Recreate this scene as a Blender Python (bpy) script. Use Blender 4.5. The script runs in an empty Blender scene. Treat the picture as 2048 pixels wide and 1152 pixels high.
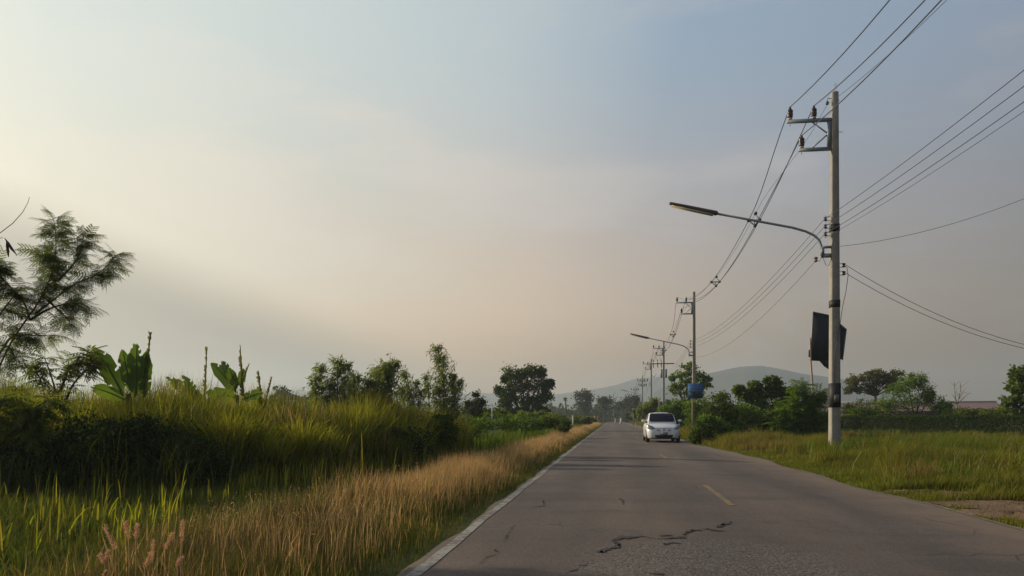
import bpy, math, random
import numpy as np
from mathutils import Vector, Matrix

rng = np.random.default_rng(7)
random.seed(7)
R = math.radians
sc = bpy.context.scene
col = sc.collection

# ------------------------------------------------------------------ camera, sky, sun
TH = R(7.52)            # the camera looks this far left of the road's direction (+Y)
F, CAMH, HY = 1500.0, 1.22, 838.0
cd = bpy.data.cameras.new('camera')
cam = bpy.data.objects.new('camera', cd)
col.objects.link(cam)
cam.location = (0, 0, CAMH)
cam.rotation_euler = (R(90), 0, TH)
cd.sensor_width = 36
cd.lens = F / 2048 * 36
cd.shift_y = (HY - 576) / 2048
cd.clip_start = 0.05
cd.clip_end = 6000
sc.camera = cam

SUN_AZ, SUN_EL = R(72), R(20)      # azimuth measured to the left of the road
sun_dir = Vector((-math.sin(SUN_AZ) * math.cos(SUN_EL), math.cos(SUN_AZ) * math.cos(SUN_EL), math.sin(SUN_EL)))

sc.view_settings.view_transform = 'Standard'
sc.view_settings.look = 'None'
sc.view_settings.exposure = 0.1
sc.view_settings.gamma = 1.0
sc.view_settings.use_curve_mapping = False
sc.render.engine = 'CYCLES'
sc.cycles.use_denoising = True
sc.cycles.max_bounces = 6
sc.cycles.diffuse_bounces = 3
sc.cycles.glossy_bounces = 2
sc.cycles.transmission_bounces = 4
sc.cycles.volume_bounces = 0


class NT:
    """small helper to write node trees"""
    def __init__(self, tree):
        self.t = tree
        tree.nodes.clear()

    def n(self, kind, **kw):
        nd = self.t.nodes.new(kind)
        for k, v in kw.items():
            setattr(nd, k, v)
        return nd

    def l(self, a, b):
        self.t.links.new(a, b)

    def inp(self, sock, v):
        if hasattr(v, 'is_output'):
            self.l(v, sock)
        else:
            sock.default_value = v

    def math(self, op, a, b=None, c=None, clamp=False):
        nd = self.n('ShaderNodeMath', operation=op, use_clamp=clamp)
        self.inp(nd.inputs[0], a)
        if b is not None:
            self.inp(nd.inputs[1], b)
        if c is not None:
            self.inp(nd.inputs[2], c)
        return nd.outputs[0]

    def vmath(self, op, a, b=None):
        nd = self.n('ShaderNodeVectorMath', operation=op)
        self.inp(nd.inputs[0], a)
        if b is not None:
            self.inp(nd.inputs[1], b)
        return nd.outputs['Value'] if op in ('DOT_PRODUCT', 'LENGTH') else nd.outputs[0]

    def mix(self, fac, a, b, blend='MIX'):
        nd = self.n('ShaderNodeMix', data_type='RGBA', blend_type=blend)
        self.inp(nd.inputs['Factor'], fac)
        for s, v in ((nd.inputs[6], a), (nd.inputs[7], b)):
            if isinstance(v, (tuple, list)):
                v = tuple(v) + (1,) if len(v) == 3 else v
            self.inp(s, v)
        return nd.outputs[2]

    def ramp(self, fac, stops, interp='LINEAR'):
        nd = self.n('ShaderNodeValToRGB')
        cr = nd.color_ramp
        cr.interpolation = interp
        while len(cr.elements) < len(stops):
            cr.elements.new(0.5)
        for e, (p, c) in zip(cr.elements, stops):
            e.position = p
            e.color = tuple(c) + (1,) if len(c) == 3 else c
        self.inp(nd.inputs[0], fac)
        return nd.outputs[0]

    def smooth(self, v, lo, hi):
        nd = self.n('ShaderNodeMapRange', interpolation_type='SMOOTHSTEP')
        self.inp(nd.inputs[0], v)
        nd.inputs[1].default_value = lo
        nd.inputs[2].default_value = hi
        return nd.outputs[0]

    def noise(self, vec, scale, detail=3, rough=0.5, dist=0.0):
        nd = self.n('ShaderNodeTexNoise')
        if vec is not None:
            self.l(vec, nd.inputs['Vector'])
        nd.inputs['Scale'].default_value = scale
        nd.inputs['Detail'].default_value = detail
        nd.inputs['Roughness'].default_value = rough
        nd.inputs['Distortion'].default_value = dist
        return nd.outputs['Fac']


def s2l(r, g, b):
    f = lambda c: ((c / 255 + 0.055) / 1.055) ** 2.4 if c > 10 else c / 255 / 12.92
    return (f(r), f(g), f(b))


w = bpy.data.worlds.new('World')
sc.world = w
w.use_nodes = True
T = NT(w.node_tree)
out = T.n('ShaderNodeOutputWorld')
bg = T.n('ShaderNodeBackground')
bg.inputs['Strength'].default_value = 0.1
T.l(bg.outputs[0], out.inputs[0])
nish = T.n('ShaderNodeTexSky', sky_type='NISHITA')
nish.sun_disc = False
nish.sun_elevation = SUN_EL
nish.sun_rotation = -SUN_AZ
nish.air_density = 1.2
nish.dust_density = 4.0
nish.ozone_density = 1.5
tc = T.n('ShaderNodeTexCoord')
dvec = T.vmath('NORMALIZE', tc.outputs['Generated'])
sdot = T.vmath('DOT_PRODUCT', dvec, tuple(sun_dir))
sep = T.n('ShaderNodeSeparateXYZ')
T.l(dvec, sep.inputs[0])
el = sep.outputs[2]
# thin evening veil: cream near the sun, blue-grey away from it, dusty rose low down
s01 = T.math('MULTIPLY_ADD', sdot, 0.5, 0.5)
high = T.ramp(s01, [(0.0, s2l(66, 80, 104)), (0.3, s2l(96, 114, 140)), (0.5, s2l(136, 153, 175)), (0.67, s2l(147, 168, 188)),
                    (0.76, s2l(186, 199, 204)), (0.86, s2l(205, 215, 212)), (0.93, s2l(217, 225, 218)), (1.0, s2l(245, 240, 220))])
low = T.ramp(s01, [(0.0, s2l(74, 76, 86)), (0.28, s2l(104, 98, 98)), (0.47, s2l(150, 131, 110)), (0.58, s2l(176, 152, 128)), (0.72, s2l(228, 192, 154)),
                   (0.85, s2l(236, 208, 172)), (0.93, s2l(248, 228, 188)), (1.0, s2l(254, 240, 206))])
hd = T.smooth(el, 0.045, 0.15)
ef = T.smooth(el, 0.02, 0.48)
veil = T.mix(ef, T.mix(1.0, low, T.mix(hd, (0.78, 0.68, 0.60), (1, 1, 1)), 'MULTIPLY'), high)
# darker blue overhead
zen = T.ramp(s01, [(0.0, s2l(60, 74, 98)), (0.5, s2l(84, 102, 132)), (1.0, s2l(150, 166, 184))])
veil = T.mix(T.smooth(el, 0.50, 0.85), veil, zen)
# faint streaky cirrus
mp = T.n('ShaderNodeMapping')
mp.inputs['Rotation'].default_value = (0, 0, R(25))
mp.inputs['Scale'].default_value = (1.0, 2.2, 3.6)
T.l(dvec, mp.inputs['Vector'])
cn = T.noise(mp.outputs[0], 2.3, 5, 0.55, 0.6)
cf = T.math('MULTIPLY', T.smooth(cn, 0.44, 0.68), 0.60)
cl_col = T.ramp(s01, [(0.0, s2l(150, 146, 150)), (0.5, s2l(166, 166, 172)), (0.75, s2l(216, 206, 196)), (1.0, s2l(250, 240, 215))])
veil = T.mix(cf, veil, cl_col)
# broad cloud shadow fanning out from the sun
def pix_dir(px, py):
    u, v = (px - 1024) / F, (HY - py) / F
    return Vector((-math.sin(TH) + u * math.cos(TH), math.cos(TH) + u * math.sin(TH), v)).normalized()
bn = sun_dir.cross(pix_dir(600, 632)).normalized()
if bn.z < 0:
    bn = -bn
pd = T.vmath('DOT_PRODUCT', dvec, tuple(bn))
wf = T.math('SUBTRACT', 1.0, T.smooth(pd, -0.06, 0.035))
wf = T.math('MULTIPLY', wf, T.smooth(sdot, 0.25, 0.62))
wn = T.noise(mp.outputs[0], 1.4, 2, 0.5)
wf = T.math('MULTIPLY', wf, T.math('MULTIPLY_ADD', wn, 0.5, 0.62))
veil = T.mix(wf, veil, s2l(130, 126, 122))
sc10 = T.mix(1.0, veil, (10, 10, 10), 'MULTIPLY')
final = T.mix(0.86, nish.outputs[0], sc10)
T.l(final, bg.inputs['Color'])

sl = bpy.data.lights.new('sun', 'SUN')
sl.energy = 5.0
sl.angle = R(1.2)
sl.color = (1.0, 0.84, 0.60)
so = bpy.data.objects.new('sun', sl)
col.objects.link(so)
so.location = sun_dir * 80
so.rotation_euler = sun_dir.to_track_quat('Z', 'Y').to_euler()

HAZE_DENSITY = 0.00056


# ------------------------------------------------------------------ placing helpers
def G(px, d):
    s = (px - 1024) / F * d
    return (-d * math.sin(TH) + s * math.cos(TH), d * math.cos(TH) + s * math.sin(TH))


def Z(py, d):
    return CAMH + (HY - py) / F * d


def DEP(X, Y):
    return -X * math.sin(TH) + Y * math.cos(TH)


# ------------------------------------------------------------------ mesh helper
class MB:
    def __init__(self):
        self.v, self.f, self.n = [], [], 0

    def add(self, verts, faces, mat=0):
        verts = np.asarray(verts, dtype=np.float64).reshape(-1, 3)
        groups = {}
        if isinstance(faces, np.ndarray):
            groups[faces.shape[1]] = faces
        else:
            for f in faces:
                groups.setdefault(len(f), []).append(f)
        for k, fs in groups.items():
            self.f.append((np.asarray(fs, dtype=np.int64).reshape(-1, k) + self.n, mat))
        self.v.append(verts)
        self.n += len(verts)
        return self

    def box(self, c, size, mat=0, rot=None, taper=1.0):
        x, y, z = [s / 2 for s in size]
        v = np.array([(-x, -y, -z), (x, -y, -z), (x, y, -z), (-x, y, -z),
                      (-x * taper, -y * taper, z), (x * taper, -y * taper, z), (x * taper, y * taper, z), (-x * taper, y * taper, z)])
        if rot is not None:
            v = v @ np.array(rot.to_3x3()).T
        return self.add(v + np.array(c), [(0, 3, 2, 1), (4, 5, 6, 7), (0, 1, 5, 4), (1, 2, 6, 5), (2, 3, 7, 6), (3, 0, 4, 7)], mat)

    def tube(self, pts, radii, n=6, mat=0, cap=True):
        pts = np.asarray(pts, dtype=float)
        m = len(pts)
        if np.isscalar(radii):
            radii = [radii] * m
        tang = np.gradient(pts, axis=0)
        tang /= np.linalg.norm(tang, axis=1)[:, None] + 1e-12
        ref = np.array((0, 0, 1.0)) if abs(tang[0][2]) < 0.9 else np.array((1.0, 0, 0))
        a = np.cross(tang[0], ref)
        a /= np.linalg.norm(a)
        ang = np.arange(n) / n * 2 * math.pi
        V = []
        for i in range(m):
            a = a - tang[i] * a.dot(tang[i])
            a /= np.linalg.norm(a) + 1e-12
            b = np.cross(tang[i], a)
            V.append(pts[i] + radii[i] * (np.cos(ang)[:, None] * a + np.sin(ang)[:, None] * b))
        V = np.concatenate(V)
        fs = []
        for i in range(m - 1):
            for j in range(n):
                k = (j + 1) % n
                fs.append((i * n + j, i * n + k, (i + 1) * n + k, (i + 1) * n + j))
        if cap:
            fs.append(tuple(range(n))[::-1])
            fs.append(tuple(range((m - 1) * n, m * n)))
        return self.add(V, fs, mat)

    def lathe(self, c, prof, n=12, mat=0, axis=(0, 0, 1)):
        """prof: list of (radius, height) along axis from c"""
        q = Vector((0, 0, 1)).rotation_difference(Vector(axis)).to_matrix()
        ang = np.arange(n) / n * 2 * math.pi
        V = np.concatenate([np.stack([r * np.cos(ang), r * np.sin(ang), np.full(n, h)], 1) for r, h in prof])
        V = V @ np.array(q).T + np.array(c)
        fs = []
        for i in range(len(prof) - 1):
            for j in range(n):
                k = (j + 1) % n
                fs.append((i * n + j, i * n + k, (i + 1) * n + k, (i + 1) * n + j))
        fs.append(tuple(range(n))[::-1])
        fs.append(tuple(range((len(prof) - 1) * n, len(prof) * n)))
        return self.add(V, fs, mat)

    def prism(self, poly, a, b, mat=0):
        """extrude the closed 3D polygon poly (list of points) by vector b-a"""
        n = len(poly)
        p = np.asarray(poly, float)
        off = np.asarray(b, float) - np.asarray(a, float)
        fs = [tuple(range(n))[::-1], tuple(range(n, 2 * n))]
        fs += [(i, (i + 1) % n, n + (i + 1) % n, n + i) for i in range(n)]
        return self.add(np.concatenate([p, p + off]), fs, mat)

    def build(self, name, mats, parent=None, smooth=False, loc=None, rotz=0.0):
        me = bpy.data.meshes.new(name)
        V = np.concatenate(self.v) if self.v else np.zeros((0, 3))
        me.vertices.add(len(V))
        me.vertices.foreach_set('co', V.astype(np.float32).ravel())
        loops = np.concatenate([f.ravel() for f, _ in self.f])
        tot = np.concatenate([np.full(len(f), f.shape[1]) for f, _ in self.f])
        mi = np.concatenate([np.full(len(f), m) for f, m in self.f])
        start = np.concatenate([[0], np.cumsum(tot)[:-1]])
        me.loops.add(len(loops))
        me.loops.foreach_set('vertex_index', loops.astype(np.int32))
        me.polygons.add(len(tot))
        me.polygons.foreach_set('loop_start', start.astype(np.int32))
        me.polygons.foreach_set('loop_total', tot.astype(np.int32))
        me.polygons.foreach_set('material_index', mi.astype(np.int32))
        if smooth:
            me.polygons.foreach_set('use_smooth', np.ones(len(tot), dtype=bool))
        me.update(calc_edges=True)
        me.validate()
        for m in (mats if isinstance(mats, (list, tuple)) else [mats]):
            me.materials.append(m)
        o = bpy.data.objects.new(name, me)
        col.objects.link(o)
        if parent is not None:
            o.parent = parent
        if loc is not None:
            o.location = loc
        o.rotation_euler.z = rotz
        return o


def tag(o, label=None, cat=None, group=None, kind=None):
    if label:
        o['label'] = label
    if cat:
        o['category'] = cat
    if group:
        o['group'] = group
    if kind:
        o['kind'] = kind
    return o


def empty(name, loc, rotz=0.0, label=None, cat=None, group=None):
    o = bpy.data.objects.new(name, None)
    o.empty_display_size = 0.3
    col.objects.link(o)
    o.location = loc
    o.rotation_euler = (0, 0, rotz)
    return tag(o, label, cat, group)


def copy_tree(o, parent=None):
    c = o.copy()
    col.objects.link(c)
    if parent is not None:
        c.parent = parent
    for ch in list(o.children):
        copy_tree(ch, c)
    return c


# ------------------------------------------------------------------ materials
def new_mat(name):
    m = bpy.data.materials.new(name)
    m.use_nodes = True
    t = NT(m.node_tree)
    o = t.n('ShaderNodeOutputMaterial')
    return m, t, o


def leaf_mat(name, stops, trans=0.4, ttint=(1.35, 1.3, 0.5), gloss=0.008):
    m, t, o = new_mat(name)
    g = t.n('ShaderNodeNewGeometry')
    k = len(stops)
    c = t.ramp(g.outputs['Random Per Island'], [(i / max(1, k - 1), s) for i, s in enumerate(stops)])
    oc = t.n('ShaderNodeTexCoord').outputs['Object']
    nz = t.noise(oc, 1.3, 2, 0.5)
    c = t.mix(1.0, c, t.ramp(nz, [(0.3, (0.72, 0.74, 0.76)), (0.7, (1.25, 1.22, 1.1))]), 'MULTIPLY')
    d = t.n('ShaderNodeBsdfDiffuse')
    t.l(c, d.inputs[0])
    tr = t.n('ShaderNodeBsdfTranslucent')
    t.l(t.mix(1.0, c, ttint, 'MULTIPLY'), tr.inputs[0])
    mx = t.n('ShaderNodeMixShader')
    mx.inputs[0].default_value = trans
    t.l(d.outputs[0], mx.inputs[1])
    t.l(tr.outputs[0], mx.inputs[2])
    gl = t.n('ShaderNodeBsdfGlossy')
    gl.inputs['Roughness'].default_value = 0.45
    m2 = t.n('ShaderNodeMixShader')
    m2.inputs[0].default_value = gloss
    t.l(mx.outputs[0], m2.inputs[1])
    t.l(gl.outputs[0], m2.inputs[2])
    t.l(m2.outputs[0], o.inputs[0])
    return m


def solid_mat(name, c1, c2=None, rough=0.6, metal=0.0, scale=6.0, bump=0.0, spec=0.4, coat=0.0, detail=4):
    m, t, o = new_mat(name)
    b = t.n('ShaderNodeBsdfPrincipled')
    oc = t.n('ShaderNodeTexCoord').outputs['Object']
    nz = t.noise(oc, scale, detail, 0.6)
    c2 = c2 or tuple(x * 0.8 for x in c1)
    t.l(t.ramp(nz, [(0.32, c1), (0.68, c2)]), b.inputs['Base Color'])
    b.inputs['Roughness'].default_value = rough
    b.inputs['Metallic'].default_value = metal
    b.inputs['Specular IOR Level'].default_value = spec
    b.inputs['Coat Weight'].default_value = coat
    if bump:
        bp = t.n('ShaderNodeBump')
        bp.inputs['Strength'].default_value = bump
        bp.inputs['Distance'].default_value = 0.02
        t.l(t.noise(oc, scale * 6, 4, 0.6), bp.inputs['Height'])
        t.l(bp.outputs[0], b.inputs['Normal'])
    t.l(b.outputs[0], o.inputs[0])
    return m


M = {}
M['concrete'] = solid_mat('concrete', (0.30, 0.275, 0.24), (0.21, 0.20, 0.18), 0.85, scale=3, bump=0.15)
M['black'] = solid_mat('black_paint', (0.012, 0.012, 0.014), (0.02, 0.02, 0.022), 0.6)
M['hole'] = solid_mat('dark_hole', (0.02, 0.02, 0.02), rough=0.9)
M['steel'] = solid_mat('galvanised_steel', (0.30, 0.33, 0.36), (0.22, 0.25, 0.28), 0.5, 0.35, scale=8)
M['porcelain'] = solid_mat('brown_porcelain', (0.035, 0.014, 0.012), (0.05, 0.02, 0.016), 0.25, spec=0.6)
M['white_por'] = solid_mat('white_ceramic', (0.5, 0.48, 0.44), rough=0.4)
M['wire'] = solid_mat('wire_aluminium', (0.06, 0.07, 0.09), (0.045, 0.05, 0.065), 0.5, 0.2)
M['lamp'] = solid_mat('lamp_housing', (0.09, 0.085, 0.09), (0.12, 0.10, 0.085), 0.5, 0.2)
M['tube'] = solid_mat('lamp_diffuser', (0.62, 0.52, 0.38), rough=0.3)
M['bark'] = solid_mat('bark', (0.10, 0.075, 0.055), (0.06, 0.045, 0.035), 0.9, scale=9, bump=0.3)
M['bark_pale'] = solid_mat('bark_pale', (0.20, 0.17, 0.14), (0.13, 0.11, 0.09), 0.9, scale=9, bump=0.3)
M['twig'] = solid_mat('twig', (0.07, 0.06, 0.035), (0.05, 0.04, 0.03), 0.9)
M['greenstem'] = solid_mat('green_stem', (0.10, 0.13, 0.04), (0.08, 0.10, 0.035), 0.6)
M['banana_stem'] = solid_mat('banana_stem', (0.06, 0.065, 0.025), (0.09, 0.07, 0.03), 0.95, scale=14, spec=0.05)
M['pod'] = solid_mat('seed_pod', (0.07, 0.03, 0.018), (0.05, 0.025, 0.015), 0.6)

GR = lambda r, g, b: (r, g, b)
M['leaf_leuc'] = leaf_mat('leucaena_leaf', [(0.08, 0.115, 0.036), (0.11, 0.145, 0.045), (0.11, 0.155, 0.04)], 0.58)
M['leaf_shrub'] = leaf_mat('feathery_leaf', [(0.085, 0.125, 0.030), (0.12, 0.16, 0.036), (0.14, 0.165, 0.04)], 0.55)
M['leaf_dark'] = leaf_mat('dark_leaf', [(0.036, 0.070, 0.014), (0.060, 0.10, 0.017), (0.095, 0.13, 0.025)], 0.38)
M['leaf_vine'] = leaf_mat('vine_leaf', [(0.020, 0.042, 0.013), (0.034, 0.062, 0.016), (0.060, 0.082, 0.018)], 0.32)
M['leaf_green'] = leaf_mat('green_leaf', [(0.070, 0.14, 0.018), (0.105, 0.185, 0.024), (0.16, 0.22, 0.032)], 0.42)
M['leaf_willow'] = leaf_mat('willow_leaf', [(0.11, 0.155, 0.055), (0.15, 0.195, 0.07), (0.18, 0.22, 0.08)], 0.5, gloss=0.02)
M['leaf_brown'] = leaf_mat('brownish_leaf', [(0.10, 0.105, 0.038), (0.125, 0.115, 0.048), (0.08, 0.10, 0.036)], 0.35)
M['leaf_big'] = leaf_mat('broad_leaf', [(0.052, 0.10, 0.017), (0.085, 0.14, 0.022), (0.145, 0.19, 0.040)], 0.40, gloss=0.02)
M['leaf_far'] = leaf_mat('far_leaf', [(0.035, 0.050, 0.028), (0.05, 0.062, 0.032), (0.06, 0.07, 0.04)], 0.3)
M['banana'] = leaf_mat('banana_leaf', [(0.075, 0.14, 0.026), (0.10, 0.17, 0.030), (0.14, 0.19, 0.036)], 0.5, gloss=0.02)
M['banana_dry'] = leaf_mat('banana_dry_leaf', [(0.20, 0.17, 0.07), (0.14, 0.14, 0.05), (0.28, 0.22, 0.12)], 0.35)
M['tall'] = leaf_mat('tall_grass', [(0.13, 0.165, 0.020), (0.19, 0.21, 0.026), (0.24, 0.235, 0.032), (0.25, 0.20, 0.045)], 0.5)
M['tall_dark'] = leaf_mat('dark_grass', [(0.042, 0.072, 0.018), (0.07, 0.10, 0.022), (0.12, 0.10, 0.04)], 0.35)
M['tan'] = leaf_mat('tan_grass', [(0.38, 0.27, 0.13), (0.46, 0.31, 0.16), (0.50, 0.34, 0.19), (0.34, 0.27, 0.10)], 0.48, (1.1, 1.0, 0.8))
M['straw'] = leaf_mat('straw_grass', [(0.19, 0.14, 0.05), (0.24, 0.165, 0.065), (0.16, 0.14, 0.04)], 0.42, (1.1, 1.0, 0.8))
M['tan_shade'] = leaf_mat('shaded_tan_grass', [(0.125, 0.095, 0.055), (0.16, 0.12, 0.07), (0.11, 0.10, 0.045)], 0.35, (1.1, 1.0, 0.8))  # shade of the tall bank put into the dry grass colour
M['verge'] = leaf_mat('verge_grass', [(0.055, 0.075, 0.016), (0.085, 0.105, 0.022), (0.13, 0.115, 0.03)], 0.40)
M['field'] = leaf_mat('field_grass', [(0.10, 0.115, 0.018), (0.135, 0.14, 0.022), (0.17, 0.15, 0.03), (0.19, 0.15, 0.045)], 0.40)
M['field_lush'] = leaf_mat('lush_grass', [(0.065, 0.11, 0.014), (0.09, 0.135, 0.018), (0.115, 0.145, 0.022)], 0.40)
M['plume'] = leaf_mat('pink_plume', [(0.64, 0.40, 0.27), (0.56, 0.35, 0.23), (0.70, 0.46, 0.33)], 0.4, (1.1, 1.0, 0.9))
M['seed'] = leaf_mat('seed_head', [(0.40, 0.29, 0.15), (0.46, 0.34, 0.20), (0.36, 0.24, 0.13)], 0.45, (1.05, 1, .85))
M['flower'] = leaf_mat('pale_flower', [(0.5, 0.45, 0.3), (0.55, 0.5, 0.4)], 0.3, (1, 1, 1))

# ------------------------------------------------------------------ ground and road
XL, XR = -1.535, 4.42                     # paved width


def right_edge(Y):
    return XR + 0.10 * math.sin(Y * 0.31) + 0.06 * math.sin(Y * 1.17 + 1) - 0.35 * max(0, min(1, (Y - 22) / 14)) + 0.8 * max(0, min(1, (Y - 55) / 60))


def left_edge(Y):
    return XL - 0.10 + 0.03 * math.sin(Y * 1.7) + 0.02 * math.sin(Y * 4.1)


m, t, o = new_mat('soil_and_turf')
b = t.n('ShaderNodeBsdfPrincipled')
b.inputs['Roughness'].default_value = 0.95
b.inputs['Specular IOR Level'].default_value = 0.1
oc = t.n('ShaderNodeTexCoord').outputs['Object']
n1 = t.noise(oc, 0.35, 5, 0.6)
n2 = t.noise(oc, 5.0, 5, 0.65)
n3 = t.noise(oc, 40.0, 3, 0.6)
turf = t.ramp(n2, [(0.3, (0.030, 0.038, 0.014)), (0.55, (0.06, 0.065, 0.02)), (0.75, (0.09, 0.075, 0.03))])
dirt = t.ramp(n2, [(0.3, (0.11, 0.075, 0.048)), (0.6, (0.17, 0.115, 0.075)), (0.8, (0.22, 0.16, 0.11))])
dirt = t.mix(1.0, dirt, t.ramp(n3, [(0.3, (0.75, 0.75, 0.75)), (0.7, (1.15, 1.15, 1.15))]), 'MULTIPLY')
t.l(t.mix(t.smooth(n1, 0.52, 0.66), turf, dirt), b.inputs['Base Color'])
bp = t.n('ShaderNodeBump')
bp.inputs['Strength'].default_value = 0.6
bp.inputs['Distance'].default_value = 0.04
t.l(n2, bp.inputs['Height'])
t.l(bp.outputs[0], b.inputs['Normal'])
t.l(b.outputs[0], o.inputs[0])
M['ground'] = m

g = MB()
S = 2440
g.add([(-S, -60, 0), (S, -60, 0), (S, S, 0), (-S, S, 0)], [(0, 1, 2, 3)])
tag(g.build('ground', M['ground']), 'flat ground of soil and rough turf on both sides of the road', kind='structure')

# bare dirt pull-in by the right road edge
m, t, o = new_mat('bare_dirt')
b = t.n('ShaderNodeBsdfPrincipled')
b.inputs['Roughness'].default_value = 0.95
b.inputs['Specular IOR Level'].default_value = 0.1
oc = t.n('ShaderNodeTexCoord').outputs['Object']
n2 = t.noise(oc, 1.6, 6, 0.65)
n3 = t.noise(oc, 24.0, 4, 0.7)
c = t.ramp(n2, [(0.3, (0.13, 0.085, 0.055)), (0.55, (0.20, 0.135, 0.09)), (0.75, (0.27, 0.19, 0.135))])
c = t.mix(1.0, c, t.ramp(n3, [(0.3, (0.65, 0.65, 0.65)), (0.7, (1.2, 1.2, 1.2))]), 'MULTIPLY')
t.l(c, b.inputs['Base Color'])
bp = t.n('ShaderNodeBump')
bp.inputs['Strength'].default_value = 0.9
bp.inputs['Distance'].default_value = 0.04
t.l(n3, bp.inputs['Height'])
t.l(bp.outputs[0], b.inputs['Normal'])
t.l(b.outputs[0], o.inputs[0])
M['dirt'] = m
DIRT = [(5.05, 10.25, .55, .55), (5.75, 11.3, 1.2, .55), (5.2, 13.1, .75, .30), (5.7, 12.5, .7, .22), (6.6, 10.4, 1.2, 1.1), (5.3, 9.2, .5, .7)]     # x, y, rx, ry


def in_dirt(X, Y):
    r = np.full(np.shape(X), 9.0)
    for (cx, cy, rx, ry) in DIRT:
        r = np.minimum(r, np.sqrt(((X - cx) / rx) ** 2 + ((Y - cy) / ry) ** 2))
    return r


db = MB()
for k, (cx, cy, rx, ry) in enumerate(DIRT):
    n, rings = 36, 7
    V, fs = [], []
    for i in range(rings):
        for j in range(n):
            a = j / n * 2 * math.pi
            rr = (i + 0.02) / (rings - 1) * (1.1 + 0.12 * math.sin(3 * a + k) + 0.08 * math.sin(7 * a + 2 * k))
            V.append((cx + rx * rr * math.cos(a), cy + ry * rr * math.sin(a),
                      0.012 + 0.002 * k + (0.035 * (1 - i / (rings - 1)) + 0.02 * random.uniform(-1, 1) * (i < rings - 1)) * (0.6 + 0.4 * math.sin(cx * 3 + a * 2)) * (1 if i < rings - 1 else 0)))
    for i in range(rings - 1):
        for j in range(n):
            q = (j + 1) % n
            fs.append((i * n + j, i * n + q, (i + 1) * n + q, (i + 1) * n + j))
    db.add(V, fs)
tag(db.build('dirt_patch', M['dirt'], smooth=True), 'bare reddish dirt beside the right edge of the road', kind='structure')

# asphalt
m, t, o = new_mat('old_asphalt')
b = t.n('ShaderNodeBsdfPrincipled')
b.inputs['Roughness'].default_value = 0.82
b.inputs['Specular IOR Level'].default_value = 0.35
oc = t.n('ShaderNodeTexCoord').outputs['Object']
mp = t.n('ShaderNodeMapping')
mp.inputs['Scale'].default_value = (1, 0.16, 1)
t.l(oc, mp.inputs['Vector'])
big = t.noise(mp.outputs[0], 0.9, 4, 0.6)
mp2 = t.n('ShaderNodeMapping')
mp2.inputs['Scale'].default_value = (0.25, 1.1, 1)
t.l(oc, mp2.inputs['Vector'])
band = t.noise(mp2.outputs[0], 0.7, 4, 0.65)  # streaks across the road: tree shadows painted into the asphalt colour
fine = t.noise(oc, 38, 4, 0.75)
grit = t.noise(oc, 190, 2, 0.8)
c = t.ramp(big, [(0.3, (0.066, 0.051, 0.044)), (0.55, (0.098, 0.075, 0.063)), (0.75, (0.130, 0.099, 0.082))])
c = t.mix(0.75, c, t.ramp(band, [(0.3, (0.72, 0.72, 0.73)), (0.5, (1.0, 1.0, 1.0)), (0.7, (1.22, 1.2, 1.18))]), 'MULTIPLY')
c = t.mix(1.0, c, t.ramp(fine, [(0.30, (0.50, 0.50, 0.50)), (0.5, (1, 1, 1)), (0.72, (1.45, 1.42, 1.38))]), 'MULTIPLY')
c = t.mix(1.0, c, t.ramp(grit, [(0.30, (0.55, 0.55, 0.55)), (0.5, (1, 1, 1)), (0.72, (1.4, 1.38, 1.35))]), 'MULTIPLY')
# ravelled, gravelly wear around the long crack
RAVEL = (0.80, 6.0)
mpr = t.n('ShaderNodeMapping')
mpr.inputs['Location'].default_value = (-RAVEL[0] / 1.15, -RAVEL[1] / 1.4, 0)
mpr.inputs['Scale'].default_value = (1 / 1.15, 1 / 1.4, 0)
t.l(oc, mpr.inputs['Vector'])
rl = t.vmath('LENGTH', mpr.outputs[0])
rmask = t.math('SUBTRACT', 1.0, t.smooth(t.math('ADD', rl, t.math('MULTIPLY', t.noise(oc, 3.0, 5, 0.65), 0.9)), 1.05, 1.65))
vr = t.n('ShaderNodeTexVoronoi')
vr.inputs['Scale'].default_value = 48
t.l(oc, vr.inputs['Vector'])
hs = t.n('ShaderNodeSeparateColor')
t.l(vr.outputs['Color'], hs.inputs[0])
stone = t.ramp(hs.outputs[0], [(0.0, (0.055, 0.047, 0.042)), (0.5, (0.115, 0.098, 0.086)), (1.0, (0.19, 0.165, 0.145))])
stone = t.mix(1.0, stone, t.ramp(vr.outputs['Distance'], [(0.25, (1.1, 1.1, 1.1)), (0.65, (0.55, 0.55, 0.55))]), 'MULTIPLY')
c = t.mix(t.math('MULTIPLY', rmask, 0.75), c, stone)
# darker repair and oil in the wheel tracks, paler between
wt = t.n('ShaderNodeSeparateXYZ')
t.l(oc, wt.inputs[0])
wave = t.math('SINE', t.math('MULTIPLY_ADD', wt.outputs[0], 3.7, t.math('MULTIPLY', t.noise(oc, 0.25, 3, 0.6), 2.0)))
c = t.mix(1.0, c, t.ramp(t.math('MULTIPLY_ADD', wave, 0.5, 0.5), [(0.0, (0.90, 0.90, 0.91)), (1.0, (1.10, 1.09, 1.08))]), 'MULTIPLY')
pt_ = t.smooth(t.noise(oc, 0.5, 7, 0.75), 0.54, 0.60)
c = t.mix(t.math('MULTIPLY', pt_, 0.45), c, (0.05, 0.047, 0.045))
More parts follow.
